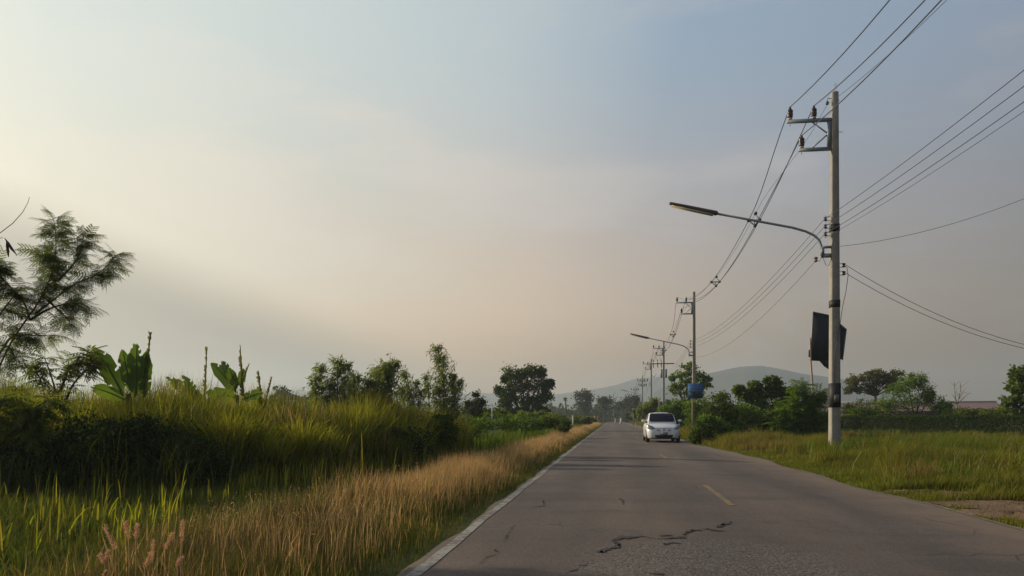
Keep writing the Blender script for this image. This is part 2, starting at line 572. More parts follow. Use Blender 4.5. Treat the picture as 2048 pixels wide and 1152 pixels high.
# loose chips and pitting
gv = t.n('ShaderNodeTexVoronoi')
gv.inputs['Scale'].default_value = 26
t.l(oc, gv.inputs['Vector'])
gs = t.n('ShaderNodeSeparateColor')
t.l(gv.outputs['Color'], gs.inputs[0])
chip = t.math('MULTIPLY', t.math('LESS_THAN', gv.outputs['Distance'], 0.22), t.math('GREATER_THAN', gs.outputs[1], 0.80))
c = t.mix(t.math('MULTIPLY', chip, 0.6), c, t.mix(t.math('GREATER_THAN', gs.outputs[0], 0.55), (0.03, 0.027, 0.025), (0.20, 0.17, 0.145)))
# dust washed in from the right shoulder
sx = t.n('ShaderNodeSeparateXYZ')
t.l(oc, sx.inputs[0])
dn = t.noise(oc, 1.1, 5, 0.65)
df = t.smooth(t.math('ADD', sx.outputs[0], t.math('MULTIPLY', dn, 1.6)), 4.0, 5.3)
c = t.mix(t.math('MULTIPLY', df, 0.85), c, (0.185, 0.130, 0.088))
df2 = t.smooth(t.math('ADD', t.math('MULTIPLY', sx.outputs[0], -1.0), t.math('MULTIPLY', dn, 0.5)), 1.64, 1.92)
c = t.mix(t.math('MULTIPLY', df2, 0.6), c, (0.10, 0.085, 0.055))
# fine crazing
vo = t.n('ShaderNodeTexVoronoi', feature='DISTANCE_TO_EDGE')
vo.inputs['Scale'].default_value = 0.8
t.l(t.vmath('ADD', oc, t.n('ShaderNodeTexNoise').outputs['Color']), vo.inputs['Vector'])
ck = t.math('MULTIPLY', t.math('SUBTRACT', 1.0, t.smooth(vo.outputs[0], 0.002, 0.012)), t.smooth(t.noise(oc, 0.45, 2, 0.5), 0.52, 0.62))
c = t.mix(t.math('MULTIPLY', ck, 0.8), c, (0.028, 0.025, 0.023))
t.l(c, b.inputs['Base Color'])
bp = t.n('ShaderNodeBump')
bp.inputs['Strength'].default_value = 0.55
bp.inputs['Distance'].default_value = 0.008
t.l(t.math('SUBTRACT', t.math('ADD', fine, t.math('MULTIPLY', grit, 0.7)), t.math('MULTIPLY', rmask, t.math('MULTIPLY', vr.outputs['Distance'], 1.5))), bp.inputs['Height'])
t.l(bp.outputs[0], b.inputs['Normal'])
t.l(b.outputs[0], o.inputs[0])
M['asphalt'] = m

ys = list(np.arange(-12, 40, 0.4)) + list(np.arange(40, 420, 4.0))
rd = MB()
V, fs = [], []
US = [0, .012, .03, .08, .2, .35, .5, .65, .8, .92, .97, .988, 1]
NX = len(US)
for Y in ys:
    xl, xr = left_edge(Y), right_edge(Y)
    for u in US:
        x = xl + (xr - xl) * u
        V.append((x, Y, 0.045 + 0.03 * (1 - (2 * u - 1) ** 2) + 0.006 * math.sin(Y * 0.9 + x * 1.3)))
    V[-1] = (V[-1][0], Y, 0.004)
    V[-NX] = (V[-NX][0], Y, 0.004)
for i in range(len(ys) - 1):
    for j in range(NX - 1):
        a = i * NX + j
        fs.append((a, a + 1, a + NX + 1, a + NX))
rd.add(V, fs)
tag(rd.build('road', M['asphalt'], smooth=True), 'old patched two lane asphalt road running to the horizon', kind='structure')


def road_z(X, Y):
    xl, xr = left_edge(Y), right_edge(Y)
    u = (X - xl) / (xr - xl)
    return 0.045 + 0.03 * (1 - (2 * u - 1) ** 2) + 0.006 * math.sin(Y * 0.9 + X * 1.3)


def worn_paint(name, c, dark, cover):
    m, t, o = new_mat(name)
    b = t.n('ShaderNodeBsdfPrincipled')
    b.inputs['Roughness'].default_value = 0.75
    oc = t.n('ShaderNodeTexCoord').outputs['Object']
    n1 = t.noise(oc, 9, 6, 0.75)
    n2 = t.noise(oc, 1.1, 3, 0.6)
    f = t.smooth(t.math('ADD', n1, t.math('MULTIPLY', n2, 0.5)), cover - 0.06, cover + 0.06)
    cc = t.mix(1.0, t.mix(f, c, dark), t.ramp(t.noise(oc, 120, 2, 0.7), [(0.3, (0.75, 0.75, 0.75)), (0.7, (1.15, 1.15, 1.15))]), 'MULTIPLY')
    t.l(cc, b.inputs['Base Color'])
    t.l(b.outputs[0], o.inputs[0])
    return m


M['white_line'] = worn_paint('worn_white_paint', (0.25, 0.235, 0.21), (0.105, 0.09, 0.08), 0.76)
M['white_faint'] = worn_paint('dusty_white_paint', (0.25, 0.215, 0.17), (0.14, 0.105, 0.078), 0.66)
M['yellow_line'] = worn_paint('worn_yellow_paint', (0.24, 0.145, 0.035), (0.115, 0.085, 0.055), 0.72)


def strip(name, mat, xf, wd, y0, y1, step, label, lift=0.005, ragged=0.006):
    s = MB()
    Y = np.arange(y0, y1 + 1e-6, step)
    V, fs = [], []
    for i, y in enumerate(Y):
        x = xf(y)
        for k in range(3):
            xx = x + (k - 1) * wd / 2 + (random.uniform(-ragged, ragged) if k != 1 else 0)
            V.append((xx, y, road_z(xx, y) + lift))
    for i in range(len(Y) - 1):
        for k in range(2):
            a = i * 3 + k
            fs.append((a, a + 1, a + 4, a + 3))
    s.add(V, fs)
    return tag(s.build(name, mat), label, kind='structure')


strip('edge_line', M['white_line'], lambda y: -1.475 + 0.012 * math.sin(y * 1.3), 0.105, 2.0, 200, 0.25, 'worn white line along the left edge of the road')
strip('edge_line', M['white_faint'], lambda y: right_edge(y) - 0.10, 0.06, 4.5, 19, 0.12, 'dusty white line along the right edge of the road', ragged=0.012)
for k, y0 in enumerate((10.25, 22.0, 34.0, 46.0, 58.0)):
    strip('centre_line', M['yellow_line'], lambda y: 1.60, 0.09, y0, y0 + 3.0, 0.2, ('faded yellow dash nearest the camera in the middle of the road', 'faded yellow dash between the nearest one and the car', 'faint yellow dash beside the white car',
                                                                                   'faint yellow dash just beyond the white car', 'farthest faint yellow dash in the middle of the road')[k])

# cracks and the ravelled patch beside the big crack
M['crack'] = solid_mat('crack_dark', (0.016, 0.014, 0.014), (0.03, 0.027, 0.025), 0.95)  # flat dark colour for the broken asphalt
def on_road(px, py):
    d = CAMH * F / (py - HY)
    for _ in range(4):
        X, Y = G(px, d)
        d = (CAMH - road_z(X, Y)) * F / (py - HY)
    return G(px, d)


def crack(pts, w0, label, seed):
    r = random.Random(seed)
    P = [on_road(*p) for p in pts]
    Q = []
    for (a, b2) in zip(P[:-1], P[1:]):
        L = math.hypot(b2[0] - a[0], b2[1] - a[1])
        k = max(2, int(L / 0.035))
        for i in range(k):
            u = i / k
            Q.append((a[0] + (b2[0] - a[0]) * u + r.uniform(-.02, .02), a[1] + (b2[1] - a[1]) * u + .04 * math.sin(len(Q) * .9 + seed) * r.random() + r.uniform(-.035, .035)))
    Q.append(P[-1])
    mb = MB()
    V, fs = [], []
    n = len(Q)
    for i, (x, y) in enumerate(Q):
        u = i / (n - 1)
        ww = w0 * (0.25 + abs(math.sin(u * 9 + seed)) * 0.9 + r.uniform(0, .5)) * (.4 if r.random() < .10 else 1) * min(1, 6 * u + .15, 6 * (1 - u) + .15)
        V += [(x, y - ww, road_z(x, y) + 0.006), (x, y + ww, road_z(x, y) + 0.006)]
    for i in range(n - 1):
        fs.append((2 * i, 2 * i + 2, 2 * i + 3, 2 * i + 1))
    mb.add(V, fs)
    tag(mb.build('crack', M['crack']), label, kind='structure')


crack([(1195, 1106), (1215, 1098), (1240, 1093), (1226, 1081), (1246, 1075), (1296, 1074)], 0.072, 'widest jagged crack across the left lane', 1)
crack([(1290, 1076), (1330, 1078), (1364, 1074), (1372, 1066), (1385, 1061), (1420, 1059), (1452, 1062)], 0.040, 'jagged crack across the middle of the road', 2)
crack([(1432, 1054), (1450, 1050), (1463, 1044)], 0.05, 'short crack end near the yellow dash', 3)
crack([(1318, 1072), (1345, 1071)], 0.03, 'thin crack sliver in the road', 4)
crack([(1325, 1092), (1346, 1084), (1362, 1088)], 0.03, 'small crack below the main crack', 5)
crack([(1062, 1015), (1088, 1012), (1086, 1002), (1102, 1001)], 0.022, 'small forked crack near the left line', 6)
crack([(1011, 1085), (1016, 1068), (1028, 1050)], 0.012, 'thin lengthwise crack near the left line', 7)
crack([(957, 1128), (972, 1118), (992, 1106), (990, 1098)], 0.016, 'crooked crack beside the left line', 8)
crack([(1236, 996), (1246, 1002), (1244, 1010)], 0.025, 'small chip in the left lane', 9)
crack([(1232, 932), (1246, 931)], 0.05, 'small pothole in the left lane', 10)
crack([(1290, 1146), (1310, 1149), (1330, 1148)], 0.02, 'short crack at the bottom of the road', 11)
crack([(1130, 1150), (1160, 1135), (1190, 1122)], 0.012, 'hairline crack left of the gravelly patch', 12)

# ------------------------------------------------------------------ hills
m, t, o = new_mat('wooded_hill')
b = t.n('ShaderNodeBsdfDiffuse')
oc = t.n('ShaderNodeTexCoord').outputs['Object']
t.l(t.ramp(t.noise(oc, 0.05, 6, 0.7), [(0.3, (0.02, 0.032, 0.02)), (0.7, (0.05, 0.06, 0.035))]), b.inputs[0])
t.l(b.outputs[0], o.inputs[0])
M['hill'] = m


def hill(profile, d, depth, label):
    mb = MB()
    px = np.linspace(profile[0][0], profile[-1][0], 160)
    py = np.interp(px, [p[0] for p in profile], [p[1] for p in profile])
    k = np.array([1, 3, 5, 3, 1.0])
    k /= k.sum()
    py = np.convolve(np.pad(py, 2, mode='edge'), k, 'valid')
    r = np.random.default_rng(int(d))
    V, fs = [], []
    prof = [(-1.0, 0.0), (-0.75, 0.28), (-0.5, 0.60), (-0.25, 0.86), (0.0, 1.0), (0.4, 0.7), (1.0, 0.0)]
    for i in range(len(px)):
        zt = max(0.0, Z(py[i], d)) + r.uniform(-.6, .6)
        for (dy, f) in prof:
            x, y = G(px[i], d)
            ux, uy = x / d, y / d
            dd = dy * depth * (0.75 + 0.25 * math.sin(i * 0.13))
            V.append((x + ux * dd, y + uy * dd, -0.5 + zt * f * (1 + 0.04 * math.sin(i * 0.5 + dy * 7) * (f < 1))))
    kx = len(prof)
    for i in range(len(px) - 1):
        for j in range(kx - 1):
            a = i * kx + j
            fs.append((a, a + kx, a + kx + 1, a + 1))
    mb.add(V, fs)
    tag(mb.build('hill', M['hill'], smooth=True), label, kind='structure')


hill([(1240, 838), (1300, 790), (1340, 765), (1405, 750), (1440, 741), (1480, 733), (1520, 731), (1550, 735), (1600, 746), (1655, 753), (1690, 758), (1740, 772), (1800, 790), (1880, 812), (1960, 838)],
     1670, 240, 'broad hazy hill with a rounded top behind the right hand bushes')
hill([(520, 838), (620, 826), (900, 806), (1000, 792), (1100, 790), (1160, 782), (1200, 776), (1235, 769), (1262, 759), (1300, 754), (1350, 752), (1440, 758), (1560, 838)],
     2300, 190, 'long fainter ridge of hills over the end of the road')
hill([(440, 838), (520, 812), (575, 783), (600, 778), (640, 784), (720, 796), (800, 800), (900, 790), (960, 785), (1010, 788), (1080, 806), (1180, 838)],
     2400, 60, 'faintest low hills behind the shrubs on the left')

# ------------------------------------------------------------------ grass
def blades(mb, X, Y, H, Wd, lean=0.35, wind=(0.1, 0.0), seg=2, mat=0, z0=0.0, r=rng):
    """add one tapering bent blade per position"""
    n = len(X)
    if n == 0:
        return
    a = r.uniform(0, 2 * math.pi, n)
    ln = lean * H * r.uniform(0.1, 1.0, n)
    dx, dy = np.cos(a) * ln + wind[0] * H, np.sin(a) * ln + wind[1] * H
    fa = r.uniform(0, math.pi, n)
    sx, sy = np.cos(fa) * Wd / 2, np.sin(fa) * Wd / 2
    z0 = np.broadcast_to(np.asarray(z0, float), (n,))
    us = np.linspace(0, 1, seg + 1)
    V = np.zeros((n, 2 * seg + 1, 3))
    for i, u in enumerate(us[:-1]):
        k = u ** 1.9
        wf = (1 - 0.55 * u)
        cx, cy, cz = X + dx * k, Y + dy * k, z0 + H * u * (1 - 0.08 * u)
        V[:, 2 * i] = np.stack([cx - sx * wf, cy - sy * wf, cz], 1)
        V[:, 2 * i + 1] = np.stack([cx + sx * wf, cy + sy * wf, cz], 1)
    V[:, -1] = np.stack([X + dx, Y + dy, z0 + H * (0.92 - 0.25 * np.hypot(dx, dy) / (H + 1e-6))], 1)
    base = (np.arange(n) * (2 * seg + 1))[:, None]
    q = np.concatenate([base + np.array([[2 * i, 2 * i + 1, 2 * i + 3, 2 * i + 2]]) for i in range(seg - 1)]) if seg > 1 else np.zeros((0, 4), int)
    tr = base + np.array([[2 * seg - 2, 2 * seg - 1, 2 * seg]])
    start = mb.n
    mb.v.append(V.reshape(-1, 3))
    mb.n += n * (2 * seg + 1)
    if len(q):
        mb.f.append((q + start, mat))
    mb.f.append((tr + start, mat))


def vnoise(X, Y, sc_, seed):
    """cheap smooth noise in 0..1"""
    r = np.random.default_rng(seed)
    v = np.zeros(np.shape(X))
    for k in range(5):
        a = r.uniform(0, 2 * math.pi)
        f = sc_ * r.uniform(0.6, 1.7)
        v += np.sin((X * math.cos(a) + Y * math.sin(a)) * f + r.uniform(0, 6.28))
    return 0.5 + v / 5 * 0.9


def verge_left(Y):
    return np.interp(Y, [3, 5, 7, 9, 11, 14, 22, 30, 60, 140], [-3.9, -3.8, -3.7, -3.75, -3.6, -3.4, -3.3, -3.4, -3.4, -3.4])


leaves_late = []
# tan dry verge on the left of the road
vg = MB()
for (y0, y1, dens, wd, hh) in ((3.2, 8, 1500, 0.006, .44), (8, 14, 1100, 0.007, .50), (14, 26, 650, 0.010, .52), (26, 60, 300, 0.016, .54), (60, 160, 90, 0.030, .55)):
    A = 3.0 * (y1 - y0)
    n = int(A * dens)
    X = rng.uniform(-4.6, -1.62, n)
    Y = rng.uniform(y0, y1, n)
    xl = verge_left(Y)
    e = np.clip((-1.62 - X) / 0.9, 0, 1)              # 0 at the road, 1 inside
    b2 = np.clip((X - xl) / 0.5, 0, 1)
    keep = (X > xl - .25 + .5 * vnoise(Y, X, 1.7, 8)) & (rng.uniform(0, 1, n) < 0.35 + 0.65 * e)
    pn = vnoise(X, Y, 1.3, 5)
    green = (rng.uniform(0, 1, n) > np.clip(e * 1.15 - 0.1, 0, 1) * np.clip(0.25 + b2 * 0.85, 0, 1) * (0.55 + 0.6 * pn) * (0.55 + 0.45 * np.clip((Y - 6) / 7, 0, 1)))
    pn2 = vnoise(X, Y, 3.1, 6)
    H = hh * (0.30 + 0.70 * e) * rng.uniform(0.45, 1.2, n) * (0.55 + 0.45 * pn + 0.4 * pn2)
    shade_sel = (rng.uniform(0, 1, n) < np.clip((11.5 - Y) / 5, 0, .85)) & (X < -2.2) & ~green  # near-left blades that get the painted bank shade
    for gsel, mt in ((~green & keep & ~shade_sel, 0), (green & keep, 1), (shade_sel & keep, 2)):
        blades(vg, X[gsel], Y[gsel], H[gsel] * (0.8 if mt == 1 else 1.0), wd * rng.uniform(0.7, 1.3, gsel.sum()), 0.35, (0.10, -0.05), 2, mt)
nsh = 2200                                              # pale seed heads standing above the blades
Y = 5.5 + 58 * rng.uniform(0, 1, nsh) ** 1.9
X = rng.uniform(0, 1, nsh) * (-2.1 - verge_left(Y)) + verge_left(Y)
hz_ = .48 * rng.uniform(.75, 1.25, nsh)
blades(vg, X, Y, hz_, .004 * (1 + Y / 12), .3, (.1, -.05), 2, 0)
cs_ = np.stack([X + .1 * hz_, Y, hz_ * .86], 1)
leaves_late.append((cs_, .038, .0055))
tag(vg.build('dry_grass', [M['tan'], M['verge'], M['tan_shade']]), 'knee high tan dry grass along the left road edge', 'grass', kind='stuff')

# tall reed-like grass behind the verge
TOPL = ([-200, 0, 100, 200, 300, 400, 450, 520, 600, 680, 740, 800, 870, 905, 930], [770, 772, 790, 785, 788, 785, 788, 800, 806, 790, 786, 812, 815, 826, 838])
FRONT = ([-200, 0, 200, 500, 600, 700, 800, 880, 930], [11.5, 11.8, 12.6, 13.6, 14.3, 16.3, 18.0, 20.0, 22.0])
tg = MB()
ncl = 3300
px = rng.uniform(-190, 925, ncl)
fr = np.interp(px, *FRONT)
dep = fr + rng.uniform(0, 1, ncl) ** 1.3 * 7.5
lim = np.interp(px, *TOPL)
Ht = CAMH + (HY - lim) / F * dep
clump = vnoise(px * 0.03, dep * 1.1, 1.0, 11)
mottle = vnoise(px * 0.045, dep * 0.9, 1.0, 17)
rise = np.clip(0.42 + (dep - fr) / 2.6 * 0.6, 0, 1.0)
for i in range(ncl):
    x, y = G(px[i], dep[i])
    k = 27
    hh = Ht[i] * rise[i] * (0.70 + 0.62 * clump[i]) * rng.uniform(0.60, 1.2, k)
    if px[i] < 180 and dep[i] < fr[i] + 1.2:
        hh *= 0.75
    X, Y = x + rng.normal(0, .16, k), y + rng.normal(0, .16, k)
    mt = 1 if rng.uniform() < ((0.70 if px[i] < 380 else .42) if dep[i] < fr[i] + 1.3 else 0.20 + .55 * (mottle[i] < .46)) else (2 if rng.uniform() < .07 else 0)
    blades(tg, X, Y, hh, rng.uniform(.014, .030, k), 0.30, (0.06, 0.0), 3, mt)
# arching tussocks standing out of the bank
for (tp, dd_, top, nb, mt) in ((455, -.3, 800, 420, 0), (500, .1, 806, 380, 0), (425, -.1, 815, 260, 0), (530, -.4, 850, 240, 0), (600, .2, 812, 300, 0), (655, -.2, 838, 240, 0),
                               (700, .3, 800, 320, 0), (745, -.2, 850, 220, 1), (790, .4, 815, 300, 0), (835, .2, 822, 260, 0), (330, .3, 812, 220, 1), (380, .2, 825, 220, 1),
                               (560, -.6, 900, 200, 1), (480, -.8, 930, 200, 1), (260, .5, 806, 260, 1), (120, .6, 800, 300, 0), (60, .4, 812, 300, 0), (-20, .5, 800, 260, 0), (680, -.8, 915, 180, 1), (890, .6, 832, 220, 0)):
    d_ = float(np.interp(tp, *FRONT)) + dd_ + .6
    x, y = G(tp, d_)
    hh = max(.35, Z(top, d_)) * rng.uniform(.55, 1.15, nb)
    blades(tg, x + rng.normal(0, .13, nb), y + rng.normal(0, .13, nb), hh, rng.uniform(.016, .030, nb), .75, (0.05, -.03), 4, mt)
for (tp, d_, top, nb, mt) in ((258, 13.4, 776, 300, 0), (238, 13.2, 785, 220, 0), (282, 13.5, 782, 220, 0), (474, 16.6, 782, 300, 0), (448, 16.4, 790, 220, 0), (500, 16.6, 786, 240, 0), (412, 15.6, 784, 260, 0),
                               (528, 16.8, 786, 200, 0), (340, 14.0, 775, 260, 1), (310, 13.8, 780, 220, 0), (385, 14.6, 778, 220, 1), (690, 18.0, 786, 260, 0), (730, 18.4, 782, 260, 0), (640, 17.2, 800, 220, 2),
                               (800, 20, 806, 220, 0), (850, 21, 812, 200, 2), (570, 16.5, 802, 220, 2), (20, 12.6, 745, 160, 0), (60, 12.8, 760, 160, 0), (140, 13.0, 765, 200, 0), (-30, 12.4, 752, 160, 0)):
    x, y = G(tp, d_)
    blades(tg, x + rng.normal(0, .15, nb), y + rng.normal(0, .15, nb), Z(top, d_) * rng.uniform(.5, 1.15, nb), rng.uniform(.014, .026, nb), .38, (0.05, -.03), 4, mt)
for k in range(150):
    p_ = rng.uniform(-80, 430)
    d_ = float(np.interp(p_, *FRONT)) - rng.uniform(-.6, .5)
    x, y = G(p_, d_)
    nb = 24
    blades(tg, x + rng.normal(0, .2, nb), y + rng.normal(0, .2, nb), rng.uniform(.4, 1.25) * rng.uniform(.5, 1.1, nb), rng.uniform(.010, .02, nb), .5, (0.05, 0), 3, 0 if rng.uniform() < .22 else 1)
tag(tg.build('tall_grass', [M['tall'], M['tall_dark'], M['tan']]), 'chest high yellow green grass filling the bank left of the verge', 'grass', kind='stuff')

# scattered long upright blades in front (lower left)
ub = MB()
for (bx, by, tx, ty) in ((50, 1075, 82, 990), (80, 1060, 88, 985), (118, 1070, 122, 1000), (145, 1060, 148, 975), (165, 1070, 172, 985), (190, 1068, 200, 945),
                         (205, 1045, 228, 955), (215, 1048, 246, 982), (265, 1055, 250, 985), (135, 1080, 190, 1000), (270, 1060, 272, 1000), (285, 1050, 280, 1005),
                         (300, 1055, 305, 1000), (325, 1050, 324, 960), (335, 1045, 334, 1000), (345, 1050, 366, 960), (360, 1030, 378, 920), (10, 1110, 35, 1030), (0, 1100, 28, 1040),
                         (72, 1150, 86, 1120), (725, 960, 724, 858), (785, 945, 796, 882), (803, 945, 812, 858), (762, 965, 764, 905), (700, 970, 712, 920), (640, 985, 648, 910),
                         (850, 1010, 856, 945), (855, 1010, 880, 962), (860, 1000, 868, 950), (610, 985, 604, 915), (570, 990, 580, 925), (450, 1010, 452, 960), (420, 1005, 416, 950)):
    d = min(13.5, max(6.5, CAMH * F / (by - HY)))
    if bx > 550 and bx < 840:
        d = min(d, 15.5)
    for k in range(3):
        x, y = G(bx + random.uniform(-6, 6) * (k > 0), d + random.uniform(-.2, .2))
        f = 1.0 if k == 0 else random.uniform(.5, .85)
        zt = max(0.3, Z(ty, d)) * f
        lx, ly = G(tx, d)
        blades(ub, np.array([x]), np.array([y]), np.array([zt * 1.12]), np.array([.022]), 0.04, ((lx - x) / zt * f, (ly - y) / zt * f), 4, 0)
for k in range(1500):                                   # bright single blades along the foot of the bank
    px_ = random.uniform(-60, 880)
    frd = float(np.interp(px_, *FRONT))
    if px_ < 460:
        d = random.uniform(6.4, 11.0)
        if random.random() < .75 + .10 * math.sin(px_ * .05) + max(0, (px_ - 330) / 400):
            continue
        h = random.uniform(.20, .50) + .35 * random.random() ** 3
    else:
        d = frd - random.uniform(-.2, 2.0)
        h = random.uniform(.30, .62)
    x, y = G(px_, d)
    if x > float(verge_left(y)) - .05:
        continue
    blades(ub, np.array([x]), np.array([y]), np.array([h]), np.array([.017]), 0.22, (0.08, 0), 3, 0 if random.random() < .58 else 1)
n = 16000                                               # low dark growth in the dip between verge and bank
px_ = rng.uniform(-150, 900, n)
fr_ = np.interp(px_, *FRONT)
d_ = 5.2 + (fr_ + .5 - 5.2) * rng.uniform(0, 1, n) ** .8
X = -d_ * math.sin(TH) + (px_ - 1024) / F * d_ * math.cos(TH)
Y = d_ * math.cos(TH) + (px_ - 1024) / F * d_ * math.sin(TH)
k_ = X < verge_left(Y) + .1
blades(ub, X[k_], Y[k_], rng.uniform(.08, .30, k_.sum()), rng.uniform(.010, .02, k_.sum()), .6, (.05, 0), 2, 1)
tag(ub.build('reed_grass', [M['tall'], M['tall_dark']]), 'bright upright grass blades at the foot of the bank', 'grass', kind='stuff')

# field grass on the right
fg = MB()


def scatter_field(n, d0, d1, p0, p1, hfun, wd):
    px_ = rng.uniform(p0, p1, n)
    dd = np.sqrt(rng.uniform(d0 ** 2, d1 ** 2, n))
    s = (px_ - 1024) / F * dd
    X, Y = -dd * math.sin(TH) + s * math.cos(TH), dd * math.cos(TH) + s * math.sin(TH)
    re = np.array([right_edge(y) for y in Y])
    e = X - re
    dr = in_dirt(X, Y)
    keep = (e > 0.02) & ((dr > 1.05) | (rng.uniform(0, 1, n) < 0.04)) & (rng.uniform(0, 1, n) < np.clip((dr - .9) / .5, .25, 1))
    X, Y, e, dd = X[keep], Y[keep], e[keep], dd[keep]
    pn = vnoise(X, Y, 0.9, 21)
    H = hfun(e, dd, pn) * rng.uniform(0.5, 1.15, len(X))
    kind = rng.uniform(0, 1, len(X)) + 0.5 * (vnoise(X, Y, 0.5, 31) - .5)
    for sel, mt in ((kind < 0.55, 0), (kind >= 0.55, 1)):
        blades(fg, X[sel], Y[sel], H[sel], wd * rng.uniform(.7, 1.3, sel.sum()), 0.5, (0.08, -0.05), 2, mt)


hf = lambda e, dd, pn: np.clip(0.06 + 0.15 * e, 0.05, 0.50) * (0.30 + 1.15 * pn)
scatter_field(60000, 6.5, 13, 1500, 2300, hf, .009)
scatter_field(80000, 12, 22, 1400, 2250, hf, .013)
scatter_field(70000, 21, 36, 1360, 2200, hf, .020)
scatter_field(60000, 35, 66, 1300, 2150, lambda e, dd, pn: 0.40 * (0.35 + 1.0 * pn), .030)
for k in range(190):                                    # rough tussocks and dry clumps
    if k < 16:
        d_, p_ = rng.uniform(23.2, 26), rng.uniform(1590, 1740)
    else:
        d_, p_ = 9 + 45 * rng.uniform() ** 1.3, rng.uniform(1420, 2250)
    x, y = G(p_, d_)
    if x < right_edge(y) + .9 or in_dirt(x, y) < 1.3:
        continue
    nb = int(rng.uniform(50, 130))
    sp = rng.uniform(.12, .40)
    mt = 2 if rng.uniform() < .08 else (0 if rng.uniform() < .5 else 1)
    blades(fg, x + rng.normal(0, sp, nb), y + rng.normal(0, sp, nb), rng.uniform(.35, .85) * rng.uniform(.5, 1.1, nb), (.008 + d_ * .0006) * rng.uniform(.7, 1.3, nb), .6, (.08, -.05), 3, mt)
tag(fg.build('field_grass', [M['field'], M['field_lush'], M['straw']]), 'rough green and straw coloured grass of the field right of the road', 'grass', kind='stuff')

# taller weeds at the right roadside in front of the bushes
wg = MB()
n = 20000
px_ = rng.uniform(1368, 1660, n)
dd = rng.uniform(0, 1, n)
dd = np.interp(px_, [1368, 1420, 1500, 1660], [36, 30.5, 27.5, 25.0]) + dd * 9
X = -dd * math.sin(TH) + (px_ - 1024) / F * dd * math.cos(TH)
Y = dd * math.cos(TH) + (px_ - 1024) / F * dd * math.sin(TH)
keep = X > np.array([right_edge(y) + .25 for y in Y])
X, Y, px_ = X[keep], Y[keep], px_[keep]
pn = vnoise(X, Y, 1.1, 41)
H = (0.30 + 0.65 * pn) * rng.uniform(.5, 1.1, len(X))
tanp = (np.abs(px_ - 1540) < 75) & (rng.uniform(0, 1, len(X)) < .55)
blades(wg, X[~tanp], Y[~tanp], H[~tanp], rng.uniform(.012, .028, (~tanp).sum()), .4, (.08, -.04), 2, 0)
blades(wg, X[tanp], Y[tanp], H[tanp] * .8, rng.uniform(.012, .022, tanp.sum()), .4, (.08, -.04), 2, 1)
n = 9000                                               # right verge beyond the car
Y = rng.uniform(46, 180, n)
X = np.array([right_edge(y) for y in Y]) + rng.uniform(0.1, 3.0, n)
blades(wg, X, Y, rng.uniform(.3, .9, n), .05 * np.ones(n), .4, (.08, -.04), 2, 0)
n = 9000                                               # left verge, green strip behind the tan grass
Y = rng.uniform(22, 170, n)
X = verge_left(Y) - rng.uniform(0.0, 3.5, n)
blades(wg, X, Y, rng.uniform(.4, 1.0, n), .035 * np.ones(n), .4, (.08, -.04), 2, 2)
tag(wg.build('roadside_weeds', [M['field'], M['straw'], M['field_lush']]), 'waist high weeds and grass at the road edges', 'weeds', kind='stuff')


# ------------------------------------------------------------------ foliage helpers
def norm(a):
    return a / (np.linalg.norm(a, axis=-1, keepdims=True) + 1e-12)


def leaves(mb, C, L, W, droop=0.2, up=None, mat=0, r=rng, outward=None):
    """rhombic folded leaves at points C"""
    n = len(C)
    if n == 0:
        return
    d = r.normal(0, 1, (n, 3))
    if outward is not None:
        d = d * 0.6 + outward
    d[:, 2] = d[:, 2] * 0.6 - droop
    d = norm(d)
    s = norm(np.cross(d, r.normal(0, 1, (n, 3))))
    nn = np.cross(d, s)
    L = (L * r.uniform(.6, 1.25, n))[:, None]
    W = (W * r.uniform(.6, 1.25, n))[:, None]
    V = np.stack([C, C + d * L * .5 + s * W * .5 - nn * W * .12, C + d * L, C + d * L * .5 - s * W * .5 - nn * W * .12], 1)
    f = (np.arange(n) * 4)[:, None] + np.array([[0, 1, 2, 3]])
    mb.f.append((f + mb.n, mat))
    mb.v.append(V.reshape(-1, 3))
    mb.n += 4 * n


def bez(a, b, bend, k=6, r=random):
    a, b = np.array(a, float), np.array(b, float)
    mid = (a + b) / 2 + np.array([r.uniform(-1, 1), r.uniform(-1, 1), r.uniform(-.2, 1)]) * bend * np.linalg.norm(b - a)
    u = np.linspace(0, 1, k)[:, None]
    return (1 - u) ** 2 * a + 2 * u * (1 - u) * mid + u * u * b


